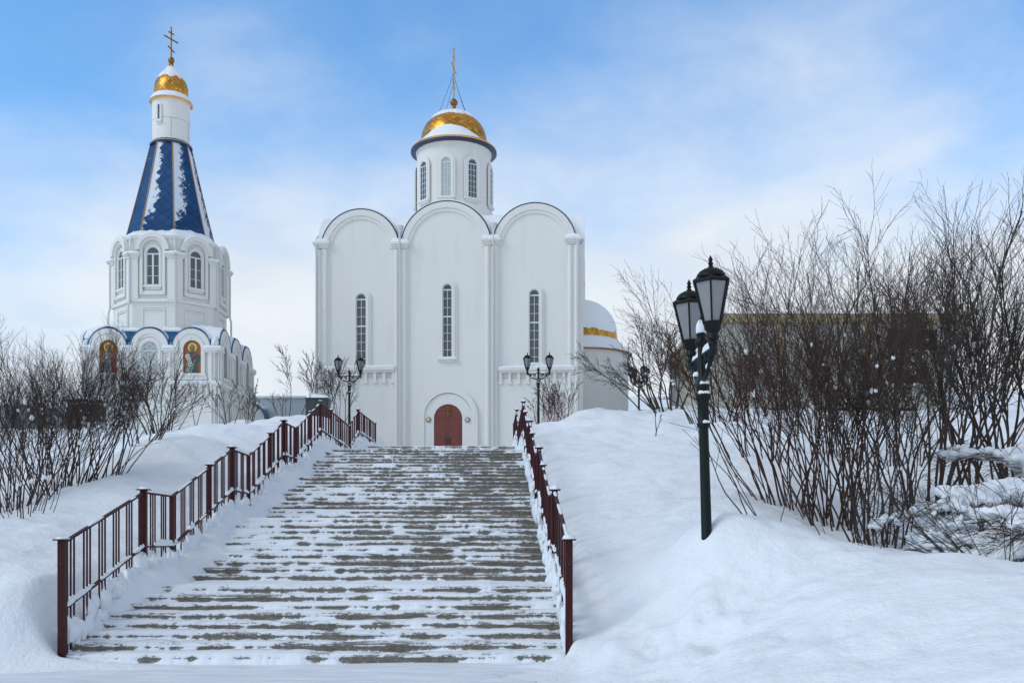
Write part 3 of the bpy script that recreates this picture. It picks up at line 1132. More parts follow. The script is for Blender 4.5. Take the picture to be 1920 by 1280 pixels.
    # three tall windows
    for (g0, g1, yt, yb, tr, bars) in (
            (668, 687.5, 551, 688, (562, 612), (577, 594, 626, 642, 658, 673)),
            (830, 848.3, 533, 671, (544, 594), (560, 577, 609, 625, 640, 656)),
            (992, 1011.7, 543, 682, (554, 605), (571, 588, 620, 637, 653, 669))):
        a, z1 = fac(g0, yt); b, z0 = fac(g1, yb)
        o = window(t, I, (a + b) / 2, z0, z1, b - a, sur=0.27, proud=0.17,
                   transoms=[fac(g0, q)[1] for q in tr], bars=[fac(g0, q)[1] for q in bars])
        s = MB(); s.bead([(a - 0.25, -0.13, z0 + 0.0), (b + 0.25, -0.13, z0 + 0.0)], 0.16, 0.06, g0, 0.1, 0.4, 0.02)
        s.build('sill_snow', SNOW, o)
    # portal and door
    cx, _ = fac(840.5)
    zt = fac(840, 757.7)[1]
    wd = fac(867)[0] - fac(814)[0]
    rzc = zt - wd / 2
    m = MB()
    for po, pt, pi, y in ((785.0, 725.5, 796, 0.16), (796, 738, 814, 0.09)):
        ro = cx - fac(po)[0]; ri = cx - fac(pi)[0]
        zo = fac(840, pt)[1] - ro
        n = 28
        outer = [(cx - ro, -1.2)] + half_circle(cx, zo, ro, n) + [(cx + ro, -1.2)]
        zi = zo if pi == 796 else rzc
        ri = ri if pi == 796 else wd / 2
        inner = [(cx - ri, -1.2)] + half_circle(cx, zi, ri, n) + [(cx + ri, -1.2)]
        m.ring(outer, inner, -y, -0.0085)
    m.build('portal', PLASTER, t)
    d = MB()
    d.prism([(cx - wd / 2, -1.1)] + half_circle(cx, rzc, wd / 2, 24) + [(cx + wd / 2, -1.1)], -0.035, -0.004)
    do = d.build('door', DOORM, t)
    zl = fac(840, 785)[1]
    for sg in (-1, 1):
        m = MB()
        xa, xb = sorted((cx + sg * 0.02, cx + sg * (wd / 2 - 0.04)))
        m.box(xa, xb, -0.062, -0.036, -1.05, zl)
        m.box(xa + 0.12, xb - 0.12, -0.078, -0.063, 0.12, zl - 0.18)
        m.box(xa + 0.17, xb - 0.17, -0.090, -0.079, 0.18, zl - 0.24)
        m.build('door_leaf', DOORM, do)
        h = MB()
        hx = cx + sg * 0.09
        hz = fac(840, 821)[1]
        h.tube([(hx, -0.10, hz - 0.32), (hx, -0.14, hz - 0.3), (hx, -0.14, hz), (hx, -0.10, hz + 0.02)], 0.022, 8)
        h.build('door_handle', DARK, do)
    m = MB()
    m.box(cx - wd / 2 + 0.03, cx + wd / 2 - 0.03, -0.085, -0.063, zl, zl + 0.07)
    m.build('door_rail', DOORM, do)
    k = MB()
    zc0 = fac(840, 781)[1]; zc1 = fac(840, 760)[1]
    orth_cross(k, zc0, zc1, 0.42, 0.05, Matrix.Translation((cx, -0.085, 0)))
    k.M = Matrix.Translation((cx, -0.085, 0))
    for q, zz, rr in ((-0.17, 0.62, 0.055), (0.17, 0.62, 0.055), (0, 0.86, 0.06), (0, 0.62, 0.07), (-0.09, 0.75, 0.045), (0.09, 0.75, 0.045), (0, 0.3, 0.06), (0.06, 0.2, 0.04)):
        z = zc0 + (zc1 - zc0) * zz
        k.lathe([(0, z - rr), (rr * 0.8, z - rr * 0.6), (rr, z), (rr * 0.8, z + rr * 0.6), (0, z + rr)], 10, (q, 0.01))
    k.build('door_cross', GOLDD, do)
    # a bay on the left flank
    b = MB()
    zb0 = fac(588, 688)[1]; zb1 = fac(588, 636)[1]
    b.box(-HW - 0.75, -HW - 0.001, 6.0, 8.0, zb0, zb1)
    b.prism([(-HW - 0.75, zb0), (-HW - 0.002, zb0), (-HW - 0.002, zb0 - 0.5)], 6.0, 8.0)
    bo = b.build('side_bay', PLASTER, t)
    s = MB(); s.bead([(-HW - 0.37, 6.0, zb1), (-HW - 0.37, 8.0, zb1)], 0.7, 0.3, 3, 0.2, 0.2, 0.02); s.build('bay_snow', SNOW, bo)

    # ---- the drum
    dc_y = 7.6
    # lateral place from the photograph: drum axis at column 851
    u = (851 - 960) / F
    ca, sa = math.cos(CH_A), math.sin(CH_A)
    # X = CH_X + s ca + y sa ; Y = CH_D - s sa + y ca
    s_ = (u * (CH_D + dc_y * ca) - CH_X - dc_y * sa) / (ca + u * sa)
    DC = (s_, dc_y)
    DD = CH_D - s_ * sa + dc_y * ca
    k = DD / F

    def dz(py, r=0.0):
        return (1000 - py) / F * (DD - r) + EYE - CH_Z
    RD = 69.0 * k
    z_eave = dz(258, RD)
    m = MB()
    m.lathe([(RD, ZS), (RD, z_eave - 0.28), (RD + 0.06, z_eave - 0.26), (RD + 0.06, z_eave - 0.12), (RD + 0.14, z_eave - 0.1), (RD + 0.14, z_eave)], 96, DC)
    m.build('drum', PLASTER, t)
    # eave: a flared gold band with dark underside
    RE = 79.0 * k
    e = MB()
    e.lathe([(RD + 0.02, z_eave - 0.05), (RE, z_eave - 0.10), (RE + 0.02, z_eave + 0.02), (RE - 0.22, z_eave + 0.22), (RD - 0.3, z_eave + 0.42), (0.5, z_eave + 0.5)], 96, DC)
    eo = e.build('dome_eave', GOLDP, t)
    e = MB()
    e.lathe([(RD - 0.05, z_eave - 0.12), (RE + 0.02, z_eave - 0.17), (RE + 0.035, z_eave - 0.105), (RD - 0.04, z_eave - 0.055)], 96, DC)
    e.build('eave_soffit', GOLDP, eo)
    e = MB(); e.lathe([(RE + 0.02, z_eave - 0.19), (RE + 0.05, z_eave - 0.17), (RE + 0.05, z_eave - 0.06), (RE + 0.022, z_eave - 0.05)], 96, DC); e.build('eave_rim', NAVY, eo)
    # dome
    RO = 62.0 * k
    zb = z_eave + 0.30
    ztop = dz(218)
    H = ztop - zb
    prof = []
    for i in range(29):
        a = (math.pi / 2) * i / 28
        r = RO * (math.cos(a) ** 0.66) * (1 + 0.03 * math.sin(2 * a))
        z = zb + H * (0.10 * (i / 28) + 0.90 * math.sin(a))
        prof.append((max(r, 0.20), z))
    d = MB(); d.lathe(prof, 96, DC)
    d.build('dome', GOLD, t)
    top = [(0.02, prof[-1][1] + 0.02)] + prof[::-1]
    snowcap('dome_snow', top, t, DC, 120, 0.47, 0.15, 0.2, 4, 1.3)
    # snow on the eave, banked against the dome at the front
    vs = []; fs = []
    n = 120; mm = 8
    for q in range(n):
        a = 2 * math.pi * q / n
        f = max(0.0, math.cos(a + math.pi / 2))
        hgt = 0.10 + 0.80 * f ** 2.2 + 0.10 * (float(fbm(np.array([q * 0.35]), np.array([2.0]), 3)[0]) - 0.5)
        for i in range(mm + 1):
            tt = i / mm
            r = RE - 0.03 - tt * (RE - RO * 0.93 + 0.0)
            z = z_eave + 0.02 + tt * 0.24 + hgt * (0.15 * math.sin(min(tt * 6, 1.57)) + 0.85 * tt ** 1.15) * (1 if tt < 1 else 1.0)
            vs.append((DC[0] + r * math.cos(a), DC[1] + r * math.sin(a), z))
    for q in range(n):
        j = (q + 1) % n
        for i in range(mm):
            fs.append((q * (mm + 1) + i, j * (mm + 1) + i, j * (mm + 1) + i + 1, q * (mm + 1) + i + 1))
    b = MB(); b.add(vs, fs); b.build('eave_snow', SNOW, eo, ang=180)
    # neck, ball and spire cross (its bars run away from us)
    f = MB()
    zb_ = dz(193)
    f.lathe([(0.28, ztop - 0.05), (0.16, ztop + 0.1), (0.12, zb_ - 0.2), (0.18, zb_ - 0.17), (0.24, zb_ - 0.08), (0.26, zb_), (0.23, zb_ + 0.1), (0.14, zb_ + 0.21), (0.05, zb_ + 0.27), (0.0, zb_ + 0.28)], 24, DC)
    f.build('finial', GOLDD, t)
    c = MB()
    zt_ = dz(92)
    orth_cross(c, zb_ + 0.2, zt_, 1.5, 0.085, Matrix.Translation((DC[0], DC[1], 0)) @ Matrix.Rotation(R(90 - 2.2), 4, 'Z'))
    c.build('dome_cross', GOLDP, t)
    for sx, sy in ((-1, -1), (1, -1), (-1, 1), (1, 1)):
        ch = MB()
        p0 = Vector((DC[0], DC[1] + 0.35 * sy, zt_ - 1.75)); p1 = Vector((DC[0] + sx * 0.88, DC[1] + sy * 0.75, ztop - 0.1))
        ch.tube([p0.lerp(p1, q / 10) - Vector((0, 0, 0.10 * math.sin(math.pi * q / 10))) for q in range(11)], 0.010, 4)
        for q in range(1, 10):
            p = p0.lerp(p1, q / 10) - Vector((0, 0, 0.10 * math.sin(math.pi * q / 10)))
            ch.lathe([(0, p.z - 0.035), (0.03, p.z), (0, p.z + 0.035)], 6, (p.x, p.y))
        ch.build('guy_chain', DARK, t)
    # drum windows
    zw1 = dz(295, RD); zw0 = dz(368, RD)
    ww = 18.5 * k
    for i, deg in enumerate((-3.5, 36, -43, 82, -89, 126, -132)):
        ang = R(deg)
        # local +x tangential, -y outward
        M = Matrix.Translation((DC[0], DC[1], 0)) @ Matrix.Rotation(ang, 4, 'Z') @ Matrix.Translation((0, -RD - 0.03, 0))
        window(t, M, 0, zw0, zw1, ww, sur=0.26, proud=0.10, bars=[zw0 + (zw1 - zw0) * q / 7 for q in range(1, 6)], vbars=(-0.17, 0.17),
               transoms=(zw1 - ww / 2,), glass=PALEGLASS if i == 0 else None, fw=0.035)  # front window: brightness showing through from the rear window, painted as pale glass

    # ---- apse on the right flank
    AX, AY = HW - 0.15, 8.9
    AD = 66.0
    az = lambda py, D=AD: (1000 - py) / F * D + EYE - CH_Z
    RA = 3.05
    zc = az(668)
    m = MB(); m.lathe([(RA, -1), (RA, zc - 0.12), (RA + 0.06, zc - 0.1), (RA + 0.06, zc)], 64, (AX, AY), R(-95), R(95))
    ao = m.build('apse', PLASTER, t)
    m = MB(); m.lathe([(RA - 0.1, zc), (RA + 0.20, zc), (RA + 0.20, zc + 0.09), (RA - 0.4, zc + 0.2)], 64, (AX, AY), R(-95), R(95)); m.build('apse_cornice', GOLDD, ao)
    prof = []
    RDm = 2.35; z0 = az(640); z1 = az(566)
    prof = [(RA - 0.25, zc + 0.1), (RDm + 0.05, z0)]
    for i in range(0, 17):
        a = math.pi / 2 * i / 16
        prof.append((max(RDm * math.cos(a), 0.02), z0 + (z1 - z0) * math.sin(a)))
    m = MB(); m.lathe(prof, 64, (AX, AY), R(-100), R(100)); m.build('apse_dome', GOLD, ao)
    snowcap('apse_dome_snow', prof[2:][::-1], ao, (AX, AY), 90, 0.88, 0.10, 0.16, 9, 2.6)
    m = MB(); m.lathe([(RA + 0.22, zc + 0.08), (RA + 0.16, zc + 0.22), (RA - 0.2, zc + 0.5), (RDm + 0.1, z0 - 0.05), (RDm - 0.1, z0 + 0.12)], 64, (AX, AY), R(-100), R(100)); m.build('apse_eave_snow', SNOW, ao)
    return t


build_church()
for px, lab in ((804, 'round white lamp on the wall left of the red church door'), (877, 'round white lamp on the wall right of the red church door')):
    s_, z_ = fac(px, 787)
    lx = CH_X + s_ * math.cos(CH_A); ly = CH_D - s_ * math.sin(CH_A)
    o = empty('wall_lamp', (lx, ly, CH_Z + z_), -CH_A)
    tag(o, lab, 'wall lamp', 'round wall lamps beside the church door')
    m = MB(); m.M = Matrix.Rotation(R(90), 4, 'X')
    m.lathe([(0.15, 0.085), (0.15, 0.15), (0.12, 0.17), (0.10, 0.17)], 20); m.build('rim', GOLDD, o)
    m = MB(); m.M = Matrix.Rotation(R(90), 4, 'X')
    m.lathe([(0.118, 0.15), (0.10, 0.18), (0.05, 0.20), (0.0, 0.205)], 20); m.build('globe', PALEGLASS, o)


# ------------------------------------------------------------------ the bell tower chapel
def build_tower():
    TD = 53.0                               # distance of its front wall
    x1 = (406 - 960) / F * TD; x0 = (156 - 960) / F * TD
    GZ = EYE + 4.3
    cx = (x0 + x1) / 2
    t = empty('bell_tower', (cx, TD, GZ), ST_A)
    tag(t, 'white bell tower with blue tent roof, gold cupola and arched icons', 'tower')
    HW = (x1 - x0) / 2; DEP = 7.6

    def fz(py): return (1000 - py) / F * TD + EYE - GZ
    def fx(px): return (px - 960) / F * TD - cx
    # lower tier: walls with three round gables to each side
    zc = fz(653); zt = fz(616)
    rr = 35.0 * TD / F
    zsp = zt - rr
    fc = [fx(203), fx(281), fx(359)]
    ol = [(-HW, -1.5), (-HW, zsp)]
    for c in fc:
        ol += half_circle(c, zsp, rr, 20)
    ol += [(HW, zsp), (HW, -1.5)]
    m = MB(); m.prism(ol, 0, 1.0)
    m.box(-HW + 0.002, HW - 0.002, 0.9, DEP, -1.5, zsp)
    lo = m.build('lower_wall', PLASTER, t, ang=20)
    # right and left flanks: gables
    sc = [1.35, 3.8, 6.25]
    for sgn in (1, -1):
        m = MB(); m.M = Matrix.Translation((sgn * HW, 0, 0)) @ Matrix.Rotation(R(90), 4, 'Z')
        y0, y1 = (-0.02, 0.9) if sgn > 0 else (-0.9, 0.02)
        for c in sc:
            m.prism(half_circle(c, zsp, 1.12, 20) + [(c + 1.12, zsp - 0.05), (c - 1.12, zsp - 0.05)], y0, y1)
        m.build('side_gable', PLASTER, t, ang=20)
    gables = []
    for c in fc:
        gables.append((Matrix.Translation((c, 0, 0)), rr))
    for c in sc:
        gables.append((Matrix.Translation((HW, c, 0)) @ Matrix.Rotation(R(90), 4, 'Z'), 1.12))
        gables.append((Matrix.Translation((-HW, c, 0)) @ Matrix.Rotation(R(-90), 4, 'Z'), 1.12))
    for i, (M, r) in enumerate(gables):
        m = MB(); m.M = M
        m.ring(half_circle(0, zsp, r + 0.052, 24), half_circle(0, zsp, r + 0.008, 24), -0.12, 1.6)
        o = m.build('gable_roof', BLUE, t)
        m = MB(); m.M = M
        m.ring(half_circle(0, zsp, r, 24), half_circle(0, zsp, r - 0.26, 24), -0.10, -0.022)
        m.ring(half_circle(0, zsp, r - 0.26, 24), half_circle(0, zsp, r - 0.42, 24), -0.06, -0.0225)
        m.build('archivolt', PLASTER, t)
        s = MB(); s.M = M
        n = 20
        vs = []
        for j in range(14):
            y = -0.05 + 1.7 * j / 13
            for k in range(n + 1):
                f = k / n; a = R(25) + R(130) * f
                e = math.sin(math.pi * f) ** 0.5
                q = r + 0.045 + (0.05 + 0.17 * min(j / 5, 1)) * e * (0.7 + 0.6 * float(vnoise(np.array([k * 0.4 + i * 5]), np.array([j * 0.5]))[0]))
                vs.append((q * math.cos(a), y, zsp + q * math.sin(a)))
        s.add(vs, [(j * (n + 1) + k, j * (n + 1) + k + 1, (j + 1) * (n + 1) + k + 1, (j + 1) * (n + 1) + k) for j in range(13) for k in range(n)])
        s.build('gable_snow', SNOW, o, ang=180)
    # blue sheet in the spandrels between the gables, the rest of the roof under snow
    for c in ((fc[0] + fc[1]) / 2, (fc[1] + fc[2]) / 2):
        m = MB()
        m.add([(c - 0.50, 0.32, zsp + 0.90), (c + 0.50, 0.32, zsp + 0.90), (c, 0.1, zsp + 0.10), (c - 0.5, 0.9, zsp + 0.95), (c + 0.5, 0.9, zsp + 0.95), (c, 0.9, zsp + 0.12)],
              [(0, 2, 1), (3, 4, 5), (0, 1, 4, 3), (1, 2, 5, 4), (2, 0, 3, 5)])
        m.build('roof_spandrel', BLUE, t, smooth=False)
    s = MB()
    for i, c in enumerate(((fc[0] + fc[1]) / 2, (fc[1] + fc[2]) / 2)):
        s.bead([(c - 0.6, 0.5, zsp + 0.90), (c + 0.6, 0.5, zsp + 0.90)], 0.8, 0.24, i, 0.12, 0.5, 0.05)
        s.bead([(c, 0.0, zsp + 0.02), (c, 0.6, zsp + 0.2)], 0.36, 0.26, i + 9, 0.1, 0.3, 0.05)
    for i, c in enumerate((-HW + 0.15, HW - 0.15)):
        s.bead([(c - 0.2, 0.5, zsp + 0.1), (c + 0.2, 0.5, zsp + 0.1)], 1.3, 0.5, i + 4, 0.1, 0.3, 0.05)
    n = 30; mm = 8
    vs = []; fs = []
    ring_o = [(-HW + 0.2, 0.8), (HW - 0.2, 0.8), (HW - 0.2, DEP - 0.2), (-HW + 0.2, DEP - 0.2)]
    ring_i = [(-2.4, 1.6), (2.4, 1.6), (2.4, 6.4), (-2.4, 6.4)]
    for q in range(4 * n):
        e, f = divmod(q, n); f /= n
        for i in range(mm + 1):
            g = i / mm
            o0 = Vector(ring_o[e]).lerp(Vector(ring_o[(e + 1) % 4]), f); i0 = Vector(ring_i[e]).lerp(Vector(ring_i[(e + 1) % 4]), f)
            p = o0.lerp(i0, g)
            vs.append((p.x, p.y, zsp + 0.25 + 1.25 * g + 0.35 * (float(vnoise(np.array([p.x * 1.3 + 9]), np.array([p.y * 1.3 + 9]))[0]) - 0.5)))
    for q in range(4 * n):
        j = (q + 1) % (4 * n)
        for i in range(mm):
            fs.append((q * (mm + 1) + i, j * (mm + 1) + i, j * (mm + 1) + i + 1, q * (mm + 1) + i + 1))
    s.add(vs, fs)
    s.build('lower_roof_snow', SNOW, t, ang=180)
    # pilasters, capitals and ledges of the front and the right flank
    def pil(M, xs, hw=0.24):
        for i, x in enumerate(xs):
            m = MB(); m.M = M
            m.box(x - hw * 0.8, x + hw * 0.8, -0.10, -0.023, -1.4, zc - 0.24)
            m.lathe([(0.055, -1.4), (0.055, zc - 0.1)], 10, (x, -0.15))
            o = m.build('pilaster', PLASTER, t)
            m = MB(); m.M = M
            m.box(x - hw - 0.10, x + hw + 0.10, -0.16, -0.024, zc - 0.24, zc - 0.14)
            m.box(x - hw - 0.18, x + hw + 0.18, -0.24, -0.025, zc - 0.14, zc)
            m.build('capital', TRIM, o)
            m = MB(); m.M = M
            m.bead([(x - hw - 0.16, -0.1, zc), (x + hw + 0.16, -0.1, zc)], 0.36, 0.17, i + 60, 0.08, 0.3, 0.03)
            m.build('capital_snow', SNOW, o)
    F0 = Matrix()
    pil(F0, [-HW + 0.26, (fc[0] + fc[1]) / 2, (fc[1] + fc[2]) / 2, HW - 0.26])
    SR = Matrix.Translation((HW, 0, 0)) @ Matrix.Rotation(R(90), 4, 'Z')
    pil(SR, [0.2, 2.58, 5.02, DEP - 0.2])
    for M, a, b, sd_ in ((F0, -HW - 0.1, HW + 0.1, 1), (SR, -0.1, DEP, 2)):
        zl = fz(716)
        m = MB(); m.M = M
        m.box(a, b, -0.22, -0.0235, zl - 0.13, zl)
        m.box(a + 0.03, b - 0.03, -0.13, -0.0245, zl - 0.22, zl - 0.13)
        o = m.build('ledge', TRIM, t)
        n = 20
        for i in range(n):
            x = a + 0.2 + (b - a - 0.4) * i / (n - 1)
            k = MB(); k.M = M
            k.box(x - 0.075, x + 0.075, -0.15, -0.0255, zl - 0.72, zl - 0.22)
            k.box(x - 0.10, x + 0.10, -0.165, -0.0265, zl - 0.80, zl - 0.72)
            k.build('corbel', TRIM, o)
        s = MB(); s.M = M
        s.bead([(a, -0.12, zl), (b, -0.12, zl)], 0.2, 0.07, sd_, 0.15, 0.4, 0.03)
        s.build('ledge_snow', SNOW, o)
    # lower windows and icons
    zw1 = fz(640); zw0 = fz(703)
    window(t, Matrix.Translation((0, -0.02, 0)), fc[1] + 0.03, zw0, zw1, 0.86, sur=0.2, proud=0.12, glass=PALEGLASS, lat=True, vbars=(), transoms=(zw1 - 0.5,))
    for c in sc:
        window(t, SR @ Matrix.Translation((0, -0.03, 0)), c, zw0, zw1, 0.8, sur=0.16, proud=0.09)

    def icon(x, saint):
        w = 0.93; z0 = fz(700); z1 = fz(638)
        a = MB()
        a.ring(arch_ol(x, w, z0, z1, grow=0.2, growb=0.0), arch_ol(x, w, z0, z1), -0.14, -0.0226)
        a.box(x - w / 2 - 0.26, x + w / 2 + 0.26, -0.2, -0.0236, z0 - 0.12, z0)
        a.box(x - w / 2 - 0.32, x + w / 2 + 0.32, -0.12, -0.0246, z0 - 0.34, z0 - 0.12)
        fr = a.build('icon_niche', PLASTER, t)
        p = MB(); p.prism(arch_ol(x, w, z0, z1), -0.05, -0.024); p.build('icon_panel', IC_OR, fr)
        H = z1 - z0

        def poly(name, pts, y, m):
            b = MB(); b.prism([(x + (px_ - 0.5) * w, z0 + pz * H) for px_, pz in pts], -0.05 - y, -0.051); b.build(name, m, fr)

        def disc(name, px_, pz, r, y, m, sq=1.0):
            b = MB(); b.prism([(x + (px_ - 0.5) * w + r * math.cos(q * 0.2618), z0 + pz * H + r * sq * math.sin(q * 0.2618)) for q in range(24)], -0.05 - y, -0.051); b.build(name, m, fr)
        disc('halo', 0.5, 0.79, 0.235, 0.010, IC_GOLD)
        if saint == 0:
            poly('robe', [(0.16, 0.02), (0.80, 0.02), (0.78, 0.35), (0.98, 0.36), (0.90, 0.56), (0.70, 0.63), (0.40, 0.66), (0.24, 0.55), (0.12, 0.3)], 0.014, IC_GREEN)
            poly('cloak_hem', [(0.10, 0.05), (0.34, 0.02), (0.42, 0.22), (0.30, 0.38), (0.14, 0.3)], 0.018, IC_GREY)
            poly('cloak_fold', [(0.38, 0.02), (0.46, 0.02), (0.62, 0.30), (0.56, 0.34)], 0.018, IC_GREY)
            poly('scroll', [(0.08, 0.53), (0.20, 0.59), (0.34, 0.58), (0.54, 0.23), (0.40, 0.20), (0.30, 0.22), (0.22, 0.40)], 0.024, IC_PAPER)
            for q in range(5):
                z_ = 0.53 - q * 0.062
                poly('scroll_line', [(0.20 + q * 0.028, z_), (0.36 + q * 0.03, z_ + 0.01), (0.36 + q * 0.03, z_ - 0.008), (0.20 + q * 0.028, z_ - 0.018)], 0.028, IC_HAIR)
            poly('red_sash', [(0.42, 0.49), (0.68, 0.64), (0.78, 0.60), (0.56, 0.50), (0.47, 0.42)], 0.026, IC_RED)
            disc('hand', 0.64, 0.38, 0.055, 0.03, IC_SKIN)
            disc('hand', 0.48, 0.24, 0.05, 0.03, IC_SKIN)
        else:
            poly('robe', [(0.14, 0.02), (0.86, 0.02), (0.90, 0.42), (0.74, 0.62), (0.30, 0.62), (0.12, 0.42)], 0.014, IC_GREY)
            poly('cloak_fold', [(0.66, 0.02), (0.90, 0.02), (0.88, 0.40), (0.72, 0.58)], 0.02, IC_RED)
            poly('scroll', [(0.30, 0.30), (0.48, 0.32), (0.50, 0.52), (0.32, 0.50)], 0.024, IC_PAPER)
            disc('hand', 0.60, 0.44, 0.055, 0.03, IC_SKIN)
        disc('hair', 0.5, 0.77, 0.135, 0.016, IC_HAIR, 1.25)
        disc('face', 0.5, 0.775, 0.085, 0.022, IC_SKIN, 1.35)
        disc('beard', 0.5, 0.69, 0.085, 0.026, IC_HAIR, 1.1)
    icon(fc[2] + 0.05, 0)
    icon(fc[0] + 0.05, 1)

    # ---- octagon
    OD = 56.7
    ox = (321 - 960) / F * OD - cx; oy = OD - TD
    # undo the small turn of the thing for the axis position
    c_, s_ = math.cos(-ST_A), math.sin(-ST_A)
    ox, oy = ox * c_ - oy * s_, ox * s_ + oy * c_
    RO = 3.0
    k = OD / F

    def oz(py, r=0.0): return (1000 - py) / F * (OD - r) + EYE - GZ
    A0 = R(22.3) - ST_A                    # the front corner lies 4 degrees to the right
    va = [-math.pi / 2 + A0 + math.pi / 4 * i for i in range(8)]
    corners = [(ox + RO * math.cos(a), oy + RO * math.sin(a)) for a in va]
    ztop = oz(440, 2.9)
    m = MB()
    m.add([(x, y, z) for z in (zsp - 0.3, ztop) for x, y in corners], [(i, (i + 1) % 8, 8 + (i + 1) % 8, 8 + i) for i in range(8)] + [tuple(range(8, 16)), tuple(range(7, -1, -1))])
    m.build('octagon_wall', PLASTER, t, smooth=False)
    side = 2 * RO * math.sin(math.pi / 8); ap = RO * math.cos(math.pi / 8)
    zcap = oz(470, 3.3); zstr = oz(559, 3.3)
    for i in range(8):
        if i in (3, 4):
            continue
        a = va[i] + math.pi / 8
        # face frame: -y outward
        M = Matrix.Translation((ox, oy, 0)) @ Matrix.Rotation(a + math.pi / 2, 4, 'Z') @ Matrix.Translation((0, -ap, 0))
        za = oz(436, 3.0)
        r = 31.5 * (OD - 3) / F
        zs_ = za - r
        m = MB(); m.M = M
        m.ring(half_circle(0, zs_, r, 24), half_circle(0, zs_, r - 0.22, 24), -0.30, -0.004)
        m.ring([(-r + 0.22, zstr + 0.3)] + half_circle(0, zs_, r - 0.22, 24) + [(r - 0.22, zstr + 0.3)],
               [(-r + 0.36, zstr + 0.3)] + half_circle(0, zs_, r - 0.36, 24) + [(r - 0.36, zstr + 0.3)], -0.19, -0.0042)
        m.build('archivolt', PLASTER, t)
        s = MB(); s.M = M
        s.bead([(x, -0.16, z) for x, z in half_circle(0, zs_, r - 0.02, 16, R(150), R(30))], 0.28, 0.12, i, 0.1, 0.3, 0.1)
        s.build('arch_snow', SNOW, t)
        z0 = oz(533, 3.0); z1 = oz(461, 3.0)
        window(t, M @ Matrix.Translation((0, -0.02, 0)), 0, z0, z1, 0.70, sur=0.14, proud=0.10, vbars=(), bars=[z0 + (z1 - z0) * q for q in (0.24, 0.5)],
               transoms=(z1 - 0.38,), fw=0.045)
        m = MB(); m.M = M
        m.box(-0.045, 0.045, -0.09, -0.045, z0, z1 - 0.38)
        m.build('mullion', FRAME, t)
        # sills, string course, panel
        m = MB(); m.M = M
        m.box(-0.62, 0.62, -0.17, -0.005, zstr + 0.28, zstr + 0.38)
        m.box(-0.70, 0.70, -0.11, -0.0052, zstr + 0.42, zstr + 0.52)
        m.box(-side / 2 - 0.05, side / 2 + 0.05, -0.13, -0.006, zstr - 0.08, zstr + 0.02)
        m.ring([(-0.62, zstr - 1.5), (-0.62, zstr - 0.32), (0.62, zstr - 0.32), (0.62, zstr - 1.5)], [(-0.54, zstr - 1.5), (-0.54, zstr - 0.40), (0.54, zstr - 0.40), (0.54, zstr - 1.5)], -0.05, -0.0055)
        m.box(-0.60, 0.60, -0.07, -0.0056, zstr - 0.50, zstr - 0.45)
        m.build('string_course', TRIM, t)
        s = MB(); s.M = M
        s.bead([(-side / 2, -0.07, zstr + 0.02), (side / 2, -0.07, zstr + 0.02)], 0.12, 0.06, i + 30, 0.1, 0.4, 0.05)
        s.bead([(-0.6, -0.09, zstr + 0.38), (0.6, -0.09, zstr + 0.38)], 0.15, 0.05, i + 40, 0.1, 0.4, 0.05)
        s.build('course_snow', SNOW, t)
        # corner pilaster pair with capital
        for q, x in ((0, -side / 2 + 0.16), (1, side / 2 - 0.16)):
            m = MB(); m.M = M
            m.box(x - 0.20, x + 0.20, -0.15, -0.0045, zstr + 0.021, zcap - 0.26)
            m.box(x - 0.28, x + 0.28, -0.22, -0.0046, zcap - 0.26, zcap - 0.16)
            m.box(x - 0.33, x + 0.33, -0.28, -0.0047, zcap - 0.16, zcap - 0.06)
            o = m.build('corner_pilaster', TRIM, t)
            s = MB(); s.M = M
            s.bead([(x - 0.34, -0.19, zcap - 0.06), (x + 0.34, -0.19, zcap - 0.06)], 0.38, 0.15, i * 7 + q, 0.08, 0.3, 0.05)
            s.build('capital_snow', SNOW, o)
        # rain pipe down the corner
        x, y = corners[i]
        d = Vector((math.cos(va[i]), math.sin(va[i]), 0))
        b = Vector((x, y, 0))
        m = MB()
        P = lambda off, z: b + d * off + Vector((0, 0, z))
        m.tube([P(0.02, ztop - 0.1), P(0.10, ztop - 0.3), P(0.14, zcap - 0.1), P(0.19, zcap - 0.3), P(0.19, zstr - 0.1), P(0.26, zstr - 0.35), P(0.26, zsp - 0.2)], 0.055, 8)
        m.build('downpipe', PIPE, t)
    # cornice ring and heavy snow at the foot of the tent
    m = MB()
    m.lathe([(RO - 0.1, ztop - 0.18), (RO + 0.06, ztop - 0.16), (RO + 0.12, ztop - 0.02), (RO - 0.3, ztop + 0.06), (2.0, ztop + 0.3)], 8, (ox, oy), rot=A0 - math.pi / 2)
    co = m.build('cornice', TRIM, t, smooth=False)
    vs = []; fs = []
    n = 128; mm = 8
    zt0 = oz(437)
    for q in range(n):
        a = 2 * math.pi * q / n
        # octagonal radius
        da = (a + math.pi / 2 - A0 + 10 * math.pi) % (math.pi / 4) - math.pi / 8
        oc = math.cos(math.pi / 8) / math.cos(da)
        nz = float(fbm(np.array([math.cos(a) * 4 + 8]), np.array([math.sin(a) * 4 + 8]), 4)[0]) - 0.5
        for i in range(mm + 1):
            f = i / mm
            r = (RO + 0.05) * oc * (1 - f) + 1.95 * oc * f
            z = ztop - 0.02 + 0.14 * math.sin(min(f * 5, 1.57)) + (0.66 + nz * 0.6) * f
            vs.append((ox + r * math.cos(a), oy + r * math.sin(a), z))
    for q in range(n):
        j = (q + 1) % n
        for i in range(mm):
            fs.append((q * (mm + 1) + i, j * (mm + 1) + i, j * (mm + 1) + i + 1, q * (mm + 1) + i + 1))
    b = MB(); b.add(vs, fs); b.build('cornice_snow', SNOW, co, ang=180)

    # ---- tent roof
    rb, rt = 2.30, 1.07
    zb_, zt_ = oz(454), oz(262, 1.0)
    m = MB()
    nu, nv = 14, 46
